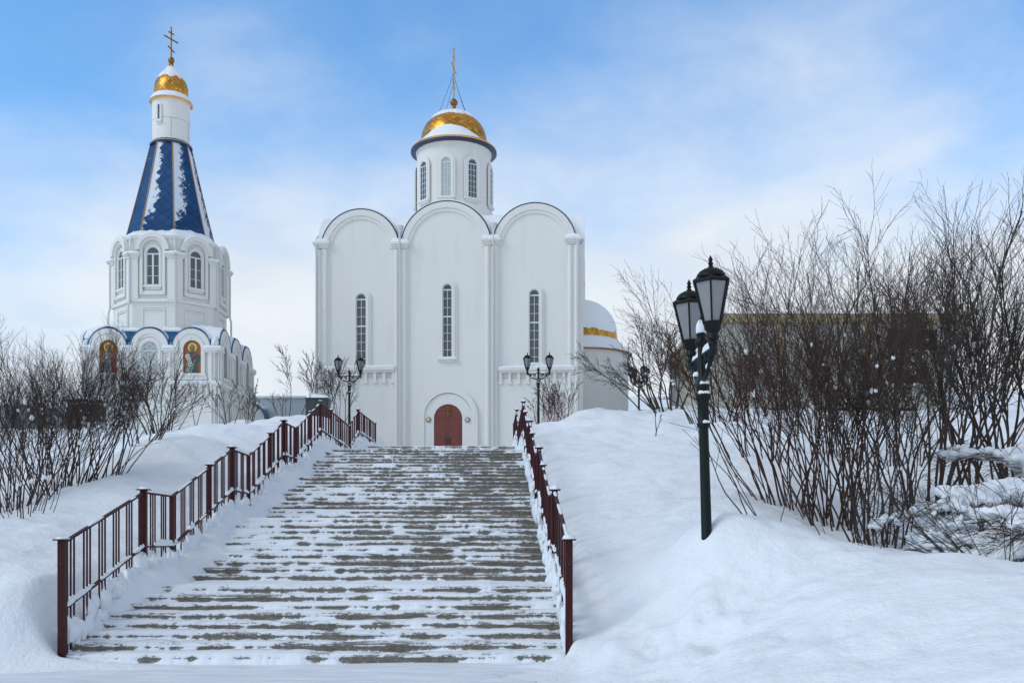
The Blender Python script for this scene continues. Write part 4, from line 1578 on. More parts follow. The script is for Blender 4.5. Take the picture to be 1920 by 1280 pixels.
    for i in range(8):
        a0, a1 = va[i], va[(i + 1) % 8]
        vs = []; uv = []
        for j in range(nv + 1):
            g = j / nv
            r = rb + (rt - rb) * g + 0.05 * (1 - g) ** 3
            z = zb_ + (zt_ - zb_) * g
            p0 = Vector((ox + r * math.cos(a0), oy + r * math.sin(a0), z)); p1 = Vector((ox + r * math.cos(a1), oy + r * math.sin(a1), z))
            for q in range(nu + 1):
                f = q / nu
                vs.append(p0.lerp(p1, f)); uv.append((f + i, g))
                # wind-driven snow: heavy on the right-hand faces, along the left ridge of the front ones
                if i in (0,):
                    sn = 1.04 - f * 1.18 - max(0, 0.32 - g) * 2.0
                elif i == 7:
                    sn = 1.02 - f * 1.45 - max(0, 0.30 - g) * 2.2
                elif i == 1:
                    sn = 0.62 + 0.2 * math.sin(f * 5)
                elif i in (2, 3):
                    sn = 0.72
                else:
                    sn = 0.16 - f * 0.3
                if f < 0.06 and i in (0, 7, 1): sn = max(sn, 0.62)
                m.att.append(sn)
        m.add(vs, [(j * (nu + 1) + q, j * (nu + 1) + q + 1, (j + 1) * (nu + 1) + q + 1, (j + 1) * (nu + 1) + q) for j in range(nv) for q in range(nu)], uv)
    m.build('tent_roof', TENT, t, smooth=False)
    for i in range(8):
        a = va[i]
        q = MB()
        q.tube([(ox + (rb + (rt - rb) * g + 0.05 * (1 - g) ** 3 + 0.015) * math.cos(a), oy + (rb + (rt - rb) * g + 0.05 * (1 - g) ** 3 + 0.015) * math.sin(a), zb_ + (zt_ - zb_) * g) for g in np.linspace(0, 1, 12)], 0.032, 6)
        q.build('roof_ridge', GOLDSTRIP, t)
    # lantern drum, eave, onion
    rd = 34.0 * k
    ze = oz(180, 1.0)
    m = MB()
    m.lathe([(rt + 0.05, zt_ - 0.1), (rt + 0.05, zt_ + 0.02), (rd, zt_ + 0.04), (rd, ze - 0.1), (rd + 0.04, ze - 0.08), (rd + 0.04, ze)], 48, (ox, oy))
    m.build('lantern_drum', TRIM, t)
    m = MB(); m.lathe([(rt + 0.06, zt_ - 0.12), (rt + 0.09, zt_ - 0.05), (rd + 0.03, zt_ + 0.10), (rd + 0.01, zt_ + 0.12)], 48, (ox, oy)); m.build('drum_flashing', NAVY, t)
    m = MB()
    zm = (zt_ + ze) / 2 + 0.05
    m.lathe([(rd + 0.004, zm - 0.012), (rd + 0.006, zm), (rd + 0.004, zm + 0.012)], 48, (ox, oy))
    for q in (0.3, -1.2, 1.4):
        aa = -math.pi / 2 + q
        m.bar((ox + (rd + 0.002) * math.cos(aa), oy + (rd + 0.002) * math.sin(aa), zt_ + 0.2), (ox + (rd + 0.002) * math.cos(aa), oy + (rd + 0.002) * math.sin(aa), zm), 0.02, 0.02)
    m.build('sheet_seam', GREYW, t)
    M = Matrix.Translation((ox, oy, 0)) @ Matrix.Rotation(R(-20), 4, 'Z') @ Matrix.Translation((0, -rd - 0.01, 0))
    w1 = oz(195, 1); w0 = oz(224, 1)
    window(t, M, 0, w0, w1, 0.16, sur=0.10, proud=0.06, vbars=(), fw=0.012)
    re = 39.5 * k
    m = MB()
    m.lathe([(rd + 0.03, ze - 0.02), (re, ze - 0.10), (re + 0.015, ze - 0.0), (re - 0.25, ze + 0.16), (0.5, ze + 0.2)], 8, (ox, oy), rot=A0 - math.pi / 2)
    eo = m.build('cupola_eave', GOLDP, t, smooth=False)
    m = MB(); m.lathe([(re - 0.02, ze + 0.01), (re - 0.05, ze + 0.10), (0.98, ze + 0.33), (0.8, ze + 0.42)], 48, (ox, oy)); m.build('eave_snow', SNOW, eo)
    r0 = 31.0 * k
    zd = ze + 0.15; zt2 = oz(122)
    H = zt2 - zd
    shape = [(0.90, 0.0), (0.975, 0.10), (1.0, 0.22), (0.985, 0.34), (0.92, 0.46), (0.80, 0.57), (0.62, 0.67), (0.44, 0.75), (0.29, 0.83), (0.19, 0.90), (0.14, 0.97), (0.12, 1.0)]
    prof = [(r0 * a, zd + H * b) for a, b in shape]
    m = MB(); m.lathe(prof, 64, (ox, oy)); m.build('cupola', GOLD, t)
    snowcap('cupola_snow', prof[1:-2][::-1], t, (ox, oy), 90, 0.50, 0.16, 0.05, 3, 2.2)
    m = MB()
    zb2 = oz(114)
    m.lathe([(0.13, zt2 - 0.02), (0.10, zb2 - 0.17), (0.15, zb2 - 0.12), (0.18, zb2), (0.15, zb2 + 0.12), (0.07, zb2 + 0.18), (0, zb2 + 0.2)], 20, (ox, oy))
    m.build('finial', GOLDD, t)
    m = MB()
    orth_cross(m, zb2 + 0.12, oz(52), 0.95, 0.065, Matrix.Translation((ox, oy, 0)) @ Matrix.Rotation(R(62), 4, 'Z'))
    m.build('cupola_cross', GOLDD, t)


build_tower()


# ------------------------------------------------------------------ lamps
def build_lamp(loc, rz, label, arms=((1, 0), (-1, 0)), H=4.2, n=6, group='black lamp posts with lanterns', lean=(0, 0), rich=True):
    """H is the height of the lantern lids"""
    t = empty('street_lamp', loc, rz)
    t.rotation_euler = (lean[0], lean[1], rz)
    tag(t, label, 'lamp post', group)
    zb = H - 0.83                  # bracket height
    m = MB()
    m.lathe([(0.16, 0), (0.16, 0.25), (0.11, 0.32), (0.10, 0.6), (0.072, 0.66), (0.062, zb - 0.95), (0.085, zb - 0.93), (0.09, zb - 0.89), (0.074, zb - 0.86), (0.074, zb - 0.60), (0.095, zb - 0.56),
             (0.10, zb - 0.50), (0.075, zb - 0.46), (0.085, zb - 0.42), (0.085, zb - 0.37), (0.055, zb - 0.33), (0.05, zb + 0.12)], 20)
    po = m.build('post', LAMPM, t)
    m = MB()
    m.lathe([(0.05, zb + 0.12), (0.075, zb + 0.15), (0.08, zb + 0.20), (0.055, zb + 0.24), (0.065, zb + 0.29), (0.0, zb + 0.38)], 14)
    m.build('post_knob', LAMPM, po)
    s = MB()
    s.blob((0, 0, zb + 0.33), 0.065, 0.065, 0.13, 3, 10, 7, 0.2, -0.3)
    s.build('knob_snow', SNOW, po)
    for ci, (zz, r_, e0) in enumerate(((zb - 0.88, 0.084, -1.9), (zb - 0.50, 0.094, -2.6), (zb - 0.37, 0.084, -2.2))):
        s = MB()
        s.bead([(r_ * 0.82 * math.cos(e0 + q * 0.3), r_ * 0.82 * math.sin(e0 + q * 0.3), zz) for q in range(13)], 0.045, 0.04, ci, 0.03, 0.5, 0.1)
        s.build('collar_snow', SNOW, po)
    AL = 0.60
    for ai, (ax, ay) in enumerate(arms):
        d = Vector((ax, ay, 0)).normalized()
        ang = math.atan2(d.y, d.x)
        M = Matrix.Rotation(ang, 4, 'Z')
        b = MB(); b.M = M
        # horizontal bar and scroll brace
        b.tube([(0.0, 0, zb), (AL, 0, zb)], 0.026, 8)
        pts = []
        for q in range(19):
            f = q / 18
            pts.append((0.05 + (AL - 0.05) * f, 0, zb - 0.30 * math.sin(math.pi * min(1, 0.5 + f * 0.5)) - 0.0 - 0.03 * math.sin(f * math.pi)))
        b.tube(pts, 0.032, 8)
        for cx_, cz_, r0, tw in ((0.20, zb - 0.10, 0.085, 1), (0.40, zb - 0.075, 0.055, -1)):
            sp = []
            for q in range(22):
                a = tw * q * 0.42
                rr = r0 * (1 - q / 30)
                sp.append((cx_ + rr * math.cos(a), 0, cz_ + rr * math.sin(a)))
            b.tube(sp, 0.018, 6)
        b.lathe([(0, zb - 0.10), (0.035, zb - 0.085), (0.05, zb - 0.04), (0.045, zb), (0.06, zb + 0.05), (0.04, zb + 0.09)], 12, (AL, 0))
        bo = b.build('bracket', LAMPM, t)
        s = MB(); s.M = M
        s.bead([(0.10, 0, zb + 0.018), (AL - 0.12, 0, zb + 0.018)], 0.055, 0.07, ai + 5, 0.06, 0.6)
        s.build('bar_snow', SNOW, bo)
        s = MB(); s.M = M
        s.blob((0.36, 0, zb - 0.20), 0.07, 0.035, 0.045, 2, 8, 6, 0.3, -0.6)
        s.build('bracket_snow', SNOW, bo)
        # lantern
        c = (AL, 0)
        z0 = zb + 0.10; zg = zb + 0.32; zl = H
        l = MB(); l.M = M
        rot = math.pi / 6 + 0.25
        l.lathe([(0.035, z0 - 0.02), (0.075, z0 + 0.02), (0.06, z0 + 0.08), (0.10, z0 + 0.13), (0.105, z0 + 0.18), (0.118, z0 + 0.20), (0.125, zg)], 18, c)
        lid = [(0.215, zl - 0.035), (0.255, zl - 0.03), (0.258, zl), (0.185, zl + 0.05)]
        l.lathe(lid, n, c, rot=rot)
        l.lathe([(0.19, zl + 0.045), (0.175, zl + 0.085), (0.14, zl + 0.125), (0.085, zl + 0.155), (0.04, zl + 0.165)], 24, c)
        l.lathe([(0.045, zl + 0.16), (0.03, zl + 0.19), (0.022, zl + 0.20), (0.035, zl + 0.225), (0.018, zl + 0.245), (0.03, zl + 0.265), (0.022, zl + 0.29), (0.0, zl + 0.33)], 12, c)
        for q in range(n):
            a = 2 * math.pi * q / n + rot
            l.bar((c[0] + 0.118 * math.cos(a), c[1] + 0.118 * math.sin(a), zg - 0.01), (c[0] + 0.232 * math.cos(a), c[1] + 0.232 * math.sin(a), zl - 0.02), 0.024, 0.024)
        lo = l.build('lantern', LAMPM, t)
        g = MB(); g.M = M
        g.lathe([(0.108, zg - 0.005), (0.222, zl - 0.034)], n, c, rot=rot, caps=False)
        g.build('lantern_glass', LGLASS, lo, smooth=False)
    return t


lp = at(1329, 1000, 13.3)
build_lamp((lp.x, lp.y, EYE + 3.16 - 4.2), R(0), 'tall dark green lamp post on the snowbank right of the stairs',
           arms=((0.05, -1), (-0.05, 1)), H=4.2, lean=(0, R(-1.6)))
for px, lab, rz in ((655, 'black twin lamp post before the church, left of the door', R(2)), (1009.5, 'black twin lamp post before the church, right of the door', R(-4))):
    p = at(px, 676 if px < 900 else 671, 55)
    build_lamp((p.x, p.y, p.z - 4.2), rz, lab)
p = at(1198, 700, 68)
build_lamp((p.x, p.y, at(1198, 693, 68).z - 4.2), R(22), 'black lamp post with four lanterns, half hidden behind twigs', arms=((1, 0), (-1, 0), (0, 1), (0, -1)))


# ------------------------------------------------------------------ bushes
class Twigs:
    def __init__(s, seed):
        s.r = random.Random(seed); s.V = []; s.F = []; s.tips = []; s.forks = []

    def tube(s, pts, r0, r1, n):
        o = len(s.V); m = len(pts)
        t = (pts[-1] - pts[0]).normalized()
        u = t.orthogonal().normalized(); w = t.cross(u)
        cs = [(math.cos(6.2832 * k / n), math.sin(6.2832 * k / n)) for k in range(n)]
        for i, p in enumerate(pts):
            r = r0 + (r1 - r0) * i / (m - 1)
            for c, q in cs:
                s.V.append((p.x + r * (u.x * c + w.x * q), p.y + r * (u.y * c + w.y * q), p.z + r * (u.z * c + w.z * q)))
        for i in range(m - 1):
            a = o + i * n
            for k in range(n):
                k2 = (k + 1) % n
                s.F.append((a + k, a + k2, a + n + k2, a + n + k))

    def grow(s, p, d, L, r, lv, maxlv, up=0.25, jit=0.16, dens=1.0, seg=0.22, rmin=0.0028):
        R_ = s.r
        n = max(3, min(14, int(L / seg)))
        pts = [p.copy()]; dirs = [d.copy()]
        q = p.copy(); e = d.copy()
        for i in range(n):
            e = e + Vector((R_.gauss(0, jit), R_.gauss(0, jit), R_.gauss(0, jit) + up * (0.06 + 0.10 * i / n)))
            e.normalize()
            q = q + e * (L / n)
            pts.append(q.copy()); dirs.append(e.copy())
        s.tube(pts, r, max(rmin, r * 0.30), 5 if lv == 0 else (4 if lv == 1 else 3))
        if lv >= maxlv:
            s.tips.append(q)
            return
        t0 = 0.42 if lv == 0 else 0.15
        k = max(2, int(n * (1.0 if lv == 0 else 1.0) * dens))
        for j in range(k):
            t = t0 + (1 - t0) * ((j + R_.random()) / k) ** 0.8
            i = min(n - 1, int(t * n))
            b = pts[i].lerp(pts[i + 1], t * n - i)
            ax = dirs[i].orthogonal()
            ax.rotate(Matrix.Rotation(R_.uniform(0, 6.283), 3, dirs[i]))
            nd = dirs[i].copy()
            nd.rotate(Matrix.Rotation(R(R_.uniform(16, 38)), 3, ax))
            ll = L * (R_.uniform(0.20, 0.40) if lv == 0 else R_.uniform(0.26, 0.5)) * (1.15 - 0.55 * t)
            if lv == 0 and R_.random() < 0.3: s.forks.append(b.copy())
            s.grow(b, nd, ll, max(rmin, r * (1 - 0.65 * t) * 0.58), lv + 1, maxlv, up, jit * 1.1, dens, seg * 0.75, rmin)


def bush(name, label, cat, base, H, stems, spread, lean=(0, 0), bark=None, seed=1, maxlv=2, dens=1.0, r0=0.022, foot=0.35, snow=0, up=0.25, group=None, sink=0.1, jit=0.10, hvar=0.4, rmin=0.0024, snsz=(0.024, 0.06)):
    """H: height of the tallest stems; lean: sideways slope of the fan's axis"""
    tw = Twigs(seed); rn = tw.r
    dens *= 1.35
    bx, by = base
    bz = ground_z(bx, by)
    for i in range(stems):
        a = rn.uniform(0, 6.283); q = math.sqrt(rn.random())
        off = Vector((math.cos(a) * q * foot, math.sin(a) * q * foot * 0.7, 0))
        d = Vector((math.cos(a) * q * spread + lean[0] + rn.gauss(0, 0.07), math.sin(a) * q * spread + lean[1] + rn.gauss(0, 0.07), 1.0)).normalized()
        L = H * rn.uniform(1 - hvar, 1.02)
        gz = ground_z(bx + off.x, by + off.y) - bz
        tw.grow(Vector((off.x, off.y, gz - sink)), d, L / max(0.75, d.z) * 0.92, r0 * rn.uniform(0.6, 1.1) * (0.6 + 0.4 * L / H), 0, maxlv, up, jit, dens, 0.24, rmin)
    me = bpy.data.meshes.new(name)
    me.from_pydata(tw.V, [], tw.F)
    me.polygons.foreach_set('use_smooth', [True] * len(me.polygons))
    me.materials.append(bark or BARK)
    o = bpy.data.objects.new(name, me)
    o.location = (bx, by, bz)
    COL.objects.link(o)
    tag(o, label, cat, group)
    if snow and tw.forks:
        s = MB()
        low = [f for f in tw.forks if f.z < H * 0.62] or tw.forks
        for i in range(snow):
            f = rn.choice(low)
            sz = rn.uniform(*snsz) * rn.uniform(0.5, 1)
            s.blob((f.x, f.y, f.z + sz * 0.2), sz * rn.uniform(0.5, 1.2), sz * rn.uniform(0.5, 1.2), sz * rn.uniform(0.7, 1.5), rn.random() * 999, 8, 6, 0.5, -0.9)
        s.build('snow_clumps', SNOW, o, ang=180)
    return o


def gx(px, D):
    return ((px - 960) / F * D, D)


GR = 'bare bushes on the slope right of the lamp post'
GL = 'bare bushes on the slope left of the stairs'
GS = 'bare saplings in front of the church and tower'
B = bush
# right-hand thicket
B('bare_bush', 'broad bare bush just right of the tall lamp, stems fanning left', 'bush', gx(1490, 17.5), 4.3, 30, 0.36, (-0.11, 0.0), BARKR, 11, 2, 1.0, 0.019, 0.7, 22, group=GR)
B('bare_bush', 'dense bare bush of red-brown stems standing behind the snow crest', 'bush', gx(1575, 16.5), 4.85, 36, 0.36, (-0.06, 0.05), BARKR, 12, 2, 1.0, 0.019, 0.65, 26, group=GR)
B('bare_bush', 'upright bare bush rooted nearest the rounded snow crest', 'bush', gx(1655, 15.6), 4.6, 26, 0.38, (0.0, 0.05), BARK, 13, 2, 1.0, 0.018, 0.5, 20, group=GR)
B('bare_bush', 'tall bare bush with forked crown in front of the beige building\'s dark openings', 'bush', gx(1735, 19), 5.6, 17, 0.34, (0.02, 0), BARK, 14, 2, 0.95, 0.032, 0.5, 16, group=GR)
B('bare_tree', 'dark bare tree second from the right edge, thick stems behind the thicket', 'tree', gx(1850, 20), 5.8, 14, 0.34, (0.02, 0), BARK, 15, 2, 1.05, 0.040, 0.5, 12, group=GR)
B('bare_tree', 'tallest bare tree at the right edge of the picture', 'tree', gx(1935, 19), 5.9, 16, 0.34, (-0.03, 0), BARK, 16, 2, 1.05, 0.038, 0.5, 12, group=GR)
B('bare_bush', 'thin bare bush spreading low over the slope behind the tall lamp', 'bush', gx(1420, 24), 3.8, 14, 0.42, (-0.20, 0.0), BARKR, 17, 2, 1.0, 0.022, 0.7, 12, group=GR)
B('bare_bush', 'grey bare bush in front of the beige building wall', 'bush', gx(1560, 26), 4.4, 12, 0.5, (-0.05, 0.0), BARK, 18, 2, 0.95, 0.026, 0.9, 14, group=GR)
B('bare_bush', 'bare bush under the building\'s dark openings, low red stems', 'bush', gx(1690, 25), 3.2, 13, 0.5, (0.05, 0.0), BARKR, 19, 2, 0.95, 0.024, 0.9, 20, group=GR)
B('bare_bush', 'bare bush further back below the tall tree at the right', 'bush', gx(1820, 26), 5.2, 12, 0.45, (0.0, 0.0), BARK, 20, 2, 0.95, 0.028, 0.9, 16, group=GR)
B('bare_bush', 'bare bush with arching branches reaching left across the apse', 'bush', gx(1225, 42), 3.3, 9, 0.45, (-0.75, 0.0), BARK, 21, 2, 1.0, 0.040, 0.4, 8, group=GR, up=-0.1, rmin=0.007)
B('bare_bush', 'upright bare bush between the half-hidden lanterns and the tall lamp', 'bush', gx(1255, 41), 3.5, 14, 0.45, (-0.1, 0.0), BARK, 22, 2, 1.0, 0.040, 0.6, 8, group=GR, rmin=0.007)
B('bare_bush', 'bare bush with snow lumps behind the tall lamp post\'s arms', 'bush', gx(1330, 36), 4.2, 15, 0.55, (-0.12, 0.0), BARK, 23, 2, 1.0, 0.034, 0.9, 14, group=GR, rmin=0.006)
B('small_sapling', 'single small dark sapling on the open snow slope', 'sapling', gx(1229, 31), 1.3, 2, 0.2, (0, 0), BARK, 24, 2, 0.8, 0.020, 0.05, 0, rmin=0.005)
B('bare_shoot', 'few thin shoots beside the tall lamp post\'s foot', 'shoots', gx(1440, 14.6), 1.9, 5, 0.55, (-0.5, 0), BARKG, 25, 1, 0.5, 0.012, 0.2, 0, rmin=0.004)
B('bare_shoot', 'short dry shoots poking over the right snow crest', 'shoots', gx(1590, 13.2), 0.75, 9, 0.8, (0, 0), BARK, 26, 2, 0.6, 0.008, 0.5, 0, rmin=0.003)
B('bare_shoot', 'tangled low twigs at the right edge beyond the crest', 'shoots', gx(1860, 12.6), 1.5, 26, 1.3, (-0.5, 0), BARK, 27, 2, 0.8, 0.010, 0.6, 10, up=-0.25, rmin=0.003)
# left-hand thicket
B('bare_bush', 'big bare bush left of the tower, fullest of the left thicket', 'bush', gx(110, 21.5), 3.6, 26, 0.6, (0.0, 0), BARK, 31, 2, 1.4, 0.0185, 0.7, 34, group=GL, rmin=0.002)
B('bare_bush', 'bare bush at the left edge of the picture', 'bush', gx(15, 20.5), 3.3, 28, 0.55, (0.0, 0), BARK, 32, 2, 1.35, 0.0185, 0.7, 24, group=GL, rmin=0.002)
B('bare_bush', 'bare bush in front of the left icon, boughs leaning right', 'bush', gx(165, 22.5), 3.5, 16, 0.45, (0.30, 0), BARK, 33, 2, 1.4, 0.0185, 0.5, 18, group=GL, rmin=0.002)
B('bare_bush', 'reddish bare bush in front of the dark timber shed', 'bush', gx(75, 24.5), 3.4, 18, 0.55, (0.0, 0), BARKR, 34, 2, 1.0, 0.0185, 0.8, 28, group=GL, rmin=0.002)
B('bare_bush', 'low bare twigs in the snow at the lower left edge', 'bush', gx(30, 18.6), 1.9, 26, 0.7, (-0.1, 0), BARKR, 35, 2, 0.9, 0.012, 0.7, 16, group=GL, rmin=0.002)
B('bare_bush', 'slim bare bush on the left crest, stems leaning towards the tower', 'bush', gx(212, 22.5), 2.5, 10, 0.45, (0.25, 0), BARKG, 36, 2, 1.0, 0.02, 0.4, 6, group=GL)
B('bare_bush', 'thin grey bush below the tower\'s latticed window', 'bush', gx(268, 26), 2.5, 10, 0.4, (0.12, 0), BARKG, 37, 2, 0.95, 0.02, 0.4, 5, group=GL)
B('bare_bush', 'bare bush in front of the tower wall between the icons', 'bush', gx(300, 34), 2.7, 14, 0.45, (0.0, 0), BARK, 38, 2, 1.0, 0.026, 0.5, 5, group=GL, rmin=0.006)
# saplings near the buildings
B('bare_sapling', 'single thin stem against the tower below the right icon', 'sapling', gx(366, 40), 2.2, 2, 0.05, (-0.03, 0), BARKG, 41, 1, 0.5, 0.018, 0.05, 0, group=GS, rmin=0.007)
B('bare_sapling', 'small bare sapling at the tower\'s front right corner', 'sapling', gx(428, 42), 2.3, 6, 0.5, (-0.15, 0), BARK, 42, 2, 0.9, 0.022, 0.15, 0, group=GS, rmin=0.007)
B('bare_sapling', 'bare sapling against the tower\'s receding side wall', 'sapling', gx(463, 44), 2.1, 8, 0.4, (0.0, 0), BARK, 43, 2, 0.9, 0.022, 0.15, 0, group=GS, rmin=0.007)
B('bare_sapling', 'taller slim sapling standing between tower and church', 'sapling', gx(545, 43), 3.5, 1, 0.03, (0.0, 0), BARK, 44, 2, 1.2, 0.034, 0.1, 0, group=GS, rmin=0.007, hvar=0.1)
B('bare_sapling', 'slim sapling just left of the dark green box', 'sapling', gx(564, 43.5), 3.1, 1, 0.03, (0.05, 0), BARK, 45, 2, 1.2, 0.032, 0.05, 0, group=GS, rmin=0.007, hvar=0.1)
B('bare_sapling', 'short twiggy sapling in the gap left of the slim pair', 'sapling', gx(528, 44), 1.7, 5, 0.4, (0, 0), BARKG, 46, 2, 0.9, 0.016, 0.2, 0, group=GS, rmin=0.006)
B('bare_sapling', 'bare sapling behind the dark green box at the church corner', 'sapling', gx(605, 52), 4.0, 5, 0.2, (0.03, 0), BARK, 47, 2, 1.0, 0.030, 0.3, 0, group=GS, rmin=0.008)
B('bare_sapling', 'narrow bare sapling beside the left twin lamp post', 'sapling', gx(641, 52), 3.8, 5, 0.12, (0.0, 0), BARKG, 48, 2, 0.9, 0.028, 0.15, 0, group=GS, rmin=0.008)
B('bare_sapling', 'bare sapling right behind the right twin lamp post', 'sapling', gx(1022, 50), 3.0, 6, 0.3, (-0.05, 0), BARKR, 49, 2, 1.0, 0.026, 0.25, 0, group=GS, rmin=0.008)
B('bare_sapling', 'forked bare sapling in front of the pinkish brick panel', 'sapling', gx(1043, 48), 3.0, 4, 0.3, (0.0, 0), BARKR, 50, 2, 1.1, 0.030, 0.1, 0, group=GS, rmin=0.008)
B('bare_sapling', 'leaning bare sapling between brick panel and church corner', 'sapling', gx(1066, 47), 2.9, 4, 0.22, (-0.10, 0), BARK, 51, 2, 0.9, 0.026, 0.15, 0, group=GS, rmin=0.008)


def remeshed(mb, name, m, parent, voxel=0.035, smooth=4):
    """joins overlapping lumps into one soft skin"""
    o = mb.build('tmp', m, None, ang=180)
    r = o.modifiers.new('r', 'REMESH'); r.mode = 'VOXEL'; r.voxel_size = voxel
    q = o.modifiers.new('s', 'SMOOTH'); q.iterations = smooth; q.factor = 0.5
    dg = bpy.context.evaluated_depsgraph_get()
    me = bpy.data.meshes.new_from_object(o.evaluated_get(dg))
    bpy.data.objects.remove(o)
    me.polygons.foreach_set('use_smooth', [True] * len(me.polygons))
    me.name = name
    p = bpy.data.objects.new(name, me)
    COL.objects.link(p)
    p.parent = parent
    return p


def snowy_boughs():
    """branches bent flat under heavy pillows of snow at the right edge"""
    specs = [('bent bare bush under thick snow pillows, behind the right crest', gx(2065, 14.8), 71, 2.5,
              [(-1.25, 0.05), (-0.75, -0.1), (-1.05, -0.25), (-0.3, 0.1), (0.3, 0.0)], 1.05),
             ('low bent bush at the right edge carrying a smooth snow mound', gx(2010, 12.8), 72, 1.15, [(-1.0, 0.0), (-0.7, 0.15), (-0.45, -0.1)], 1.0)]
    for lab, (bx, by), seed, H, dirs, sc in specs:
        rn = random.Random(seed)
        tw = Twigs(seed)
        bz = ground_z(bx, by)
        o = bpy.data.objects.new('snow_laden_bush', bpy.data.meshes.new('snow_laden_bush'))
        o.location = (bx, by, bz)
        COL.objects.link(o)
        tag(o, lab, 'bush')
        for i, (dx, dy) in enumerate(dirs):
            sn = MB()
            for rep in range(4):
                pts = []
                p = Vector((rn.gauss(0, 0.12), rn.gauss(0, 0.10), -0.1))
                d = Vector((dx * 0.42 + rn.gauss(0, 0.07), dy + rn.gauss(0, 0.09), 1.0)).normalized()
                L = H * (1.25 - 0.12 * rep) * rn.uniform(0.95, 1.1); n = 14
                for k in range(n + 1):
                    pts.append(p.copy())
                    d = (d + Vector((dx * 0.13, dy * 0.1, -0.105)) + Vector((rn.gauss(0, 0.03), rn.gauss(0, 0.03), rn.gauss(0, 0.02)))).normalized()
                    p = p + d * L / n
                tw.tube(pts, 0.015, 0.005, 4)
                for k in range(3, n + 1):
                    for _ in range(2):
                        dd = (pts[k] - pts[k - 1]).normalized() + Vector((rn.gauss(0, 0.45), rn.gauss(0, 0.45), rn.gauss(-0.15, 0.22)))
                        tw.grow(pts[k], dd.normalized(), rn.uniform(0.4, 0.95), 0.0055, 1, 2, -0.3, 0.14, 1.0, 0.18, 0.0026)
                if rep < 3:
                    for k in range(7, n + 1):
                        q = pts[k]
                        if rn.random() < 0.22: continue
                        e = 1.0 - 0.45 * (k - 7) / 7
                        for _ in range(6):
                            sz = rn.uniform(0.055, 0.125) * sc * e
                            sn.blob((q.x + rn.gauss(0, 0.11), q.y + rn.gauss(0, 0.13), q.z + sz * 0.3 + rn.uniform(-0.03, 0.07)), sz * rn.uniform(0.9, 1.7), sz * rn.uniform(0.9, 1.7), sz * rn.uniform(0.7, 1.1), rn.random() * 999, 12, 9, 0.35, -0.8)
            remeshed(sn, 'snow_pillow', SNOW, o, 0.022, 4)
        me = o.data
        me.from_pydata(tw.V, [], tw.F)
        me.materials.append(BARKR)


snowy_boughs()


# ------------------------------------------------------------------ other buildings
def build_side_building():
    D = 50.0
    x0 = (1342 - 960) / F * D; x1 = (1795 - 960) / F * D
    z0 = EYE + (1000 - 772) / F * D; z1 = EYE + (1000 - 590) / F * D
    t = empty('low_building', (x0, D, z0 - 0.8), 0)
    tag(t, 'low beige building with ochre cornice behind the right-hand thicket', 'building')
    H = z1 - z0 + 0.8; W = x1 - x0
    m = MB(); m.box(0, W, 0, 14, 0, H - 0.42)
    m.build('wall', BEIGE, t)
    m = MB(); m.box(-0.15, W + 0.15, -0.18, 14.1, H - 0.42, H)
    c = m.build('cornice', YELLOW, t)
    s = MB()
    n = 60
    vs = []
    for j in range(12):
        for i in range(n + 1):
            x = -0.15 + (W + 0.3) * i / n; y = -0.18 + 14.2 * (j / 11) ** 1.5
            e = min(1, j / 2)
            vs.append((x, y, H + 0.02 + (0.16 + 0.18 * float(vnoise(np.array([x * 0.9]), np.array([y * 0.6]))[0])) * e))
    s.add(vs, [(j * (n + 1) + i, j * (n + 1) + i + 1, (j + 1) * (n + 1) + i + 1, (j + 1) * (n + 1) + i) for j in range(11) for i in range(n)])
    s.build('roof_snow', SNOW, c, ang=180)

    def fx(px): return (px - 960) / F * D - x0
    def fz(py): return EYE + (1000 - py) / F * D - z0 + 0.8
    for a, b in ((1622, 1632), (1463, 1470)):
        m = MB(); m.box(fx(a), fx(b), -0.09, -0.002, 0, H - 0.42); m.build('pilaster', YELLOW, t)
    for a, b, y0, y1 in ((1665, 1757, 618, 660), (1668, 1740, 694, 724)):
        m = MB(); m.box(fx(a), fx(b), -0.03, -0.003, fz(y1), fz(y0))
        o = m.build('window', BRICKD, t)
        m = MB()
        for q in range(1, 6):
            xx = fx(a) + (fx(b) - fx(a)) * q / 6
            m.box(xx - 0.03, xx + 0.03, -0.07, -0.031, fz(y1), fz(y0))
        m.box(fx(a), fx(b), -0.075, -0.032, (fz(y1) + fz(y0)) / 2 - 0.03, (fz(y1) + fz(y0)) / 2 + 0.03)
        m.build('window_bars', DARKRED, o)
        s = MB(); s.bead([(fx(a), -0.08, fz(y1)), (fx(b), -0.08, fz(y1))], 0.2, 0.13, a, 0.12, 0.7); s.build('sill_snow', SNOW, o)
    m = MB(); m.box(fx(1757), fx(1795), -0.012, -0.0025, 0, H - 0.42); m.build('end_panel', PALEW, t)
    # heating pipe along the foot
    p = MB(); p.tube([(x0 - 2.5, D - 0.9, EYE + (1000 - 768) / F * 49.1), (x0 + 9.5, D - 0.9, EYE + (1000 - 767) / F * 49.1)], 0.07, 10)
    o = p.build('pipe', DARK)
    tag(o, 'dark horizontal pipe running along the foot of the beige building', 'pipe')


build_side_building()


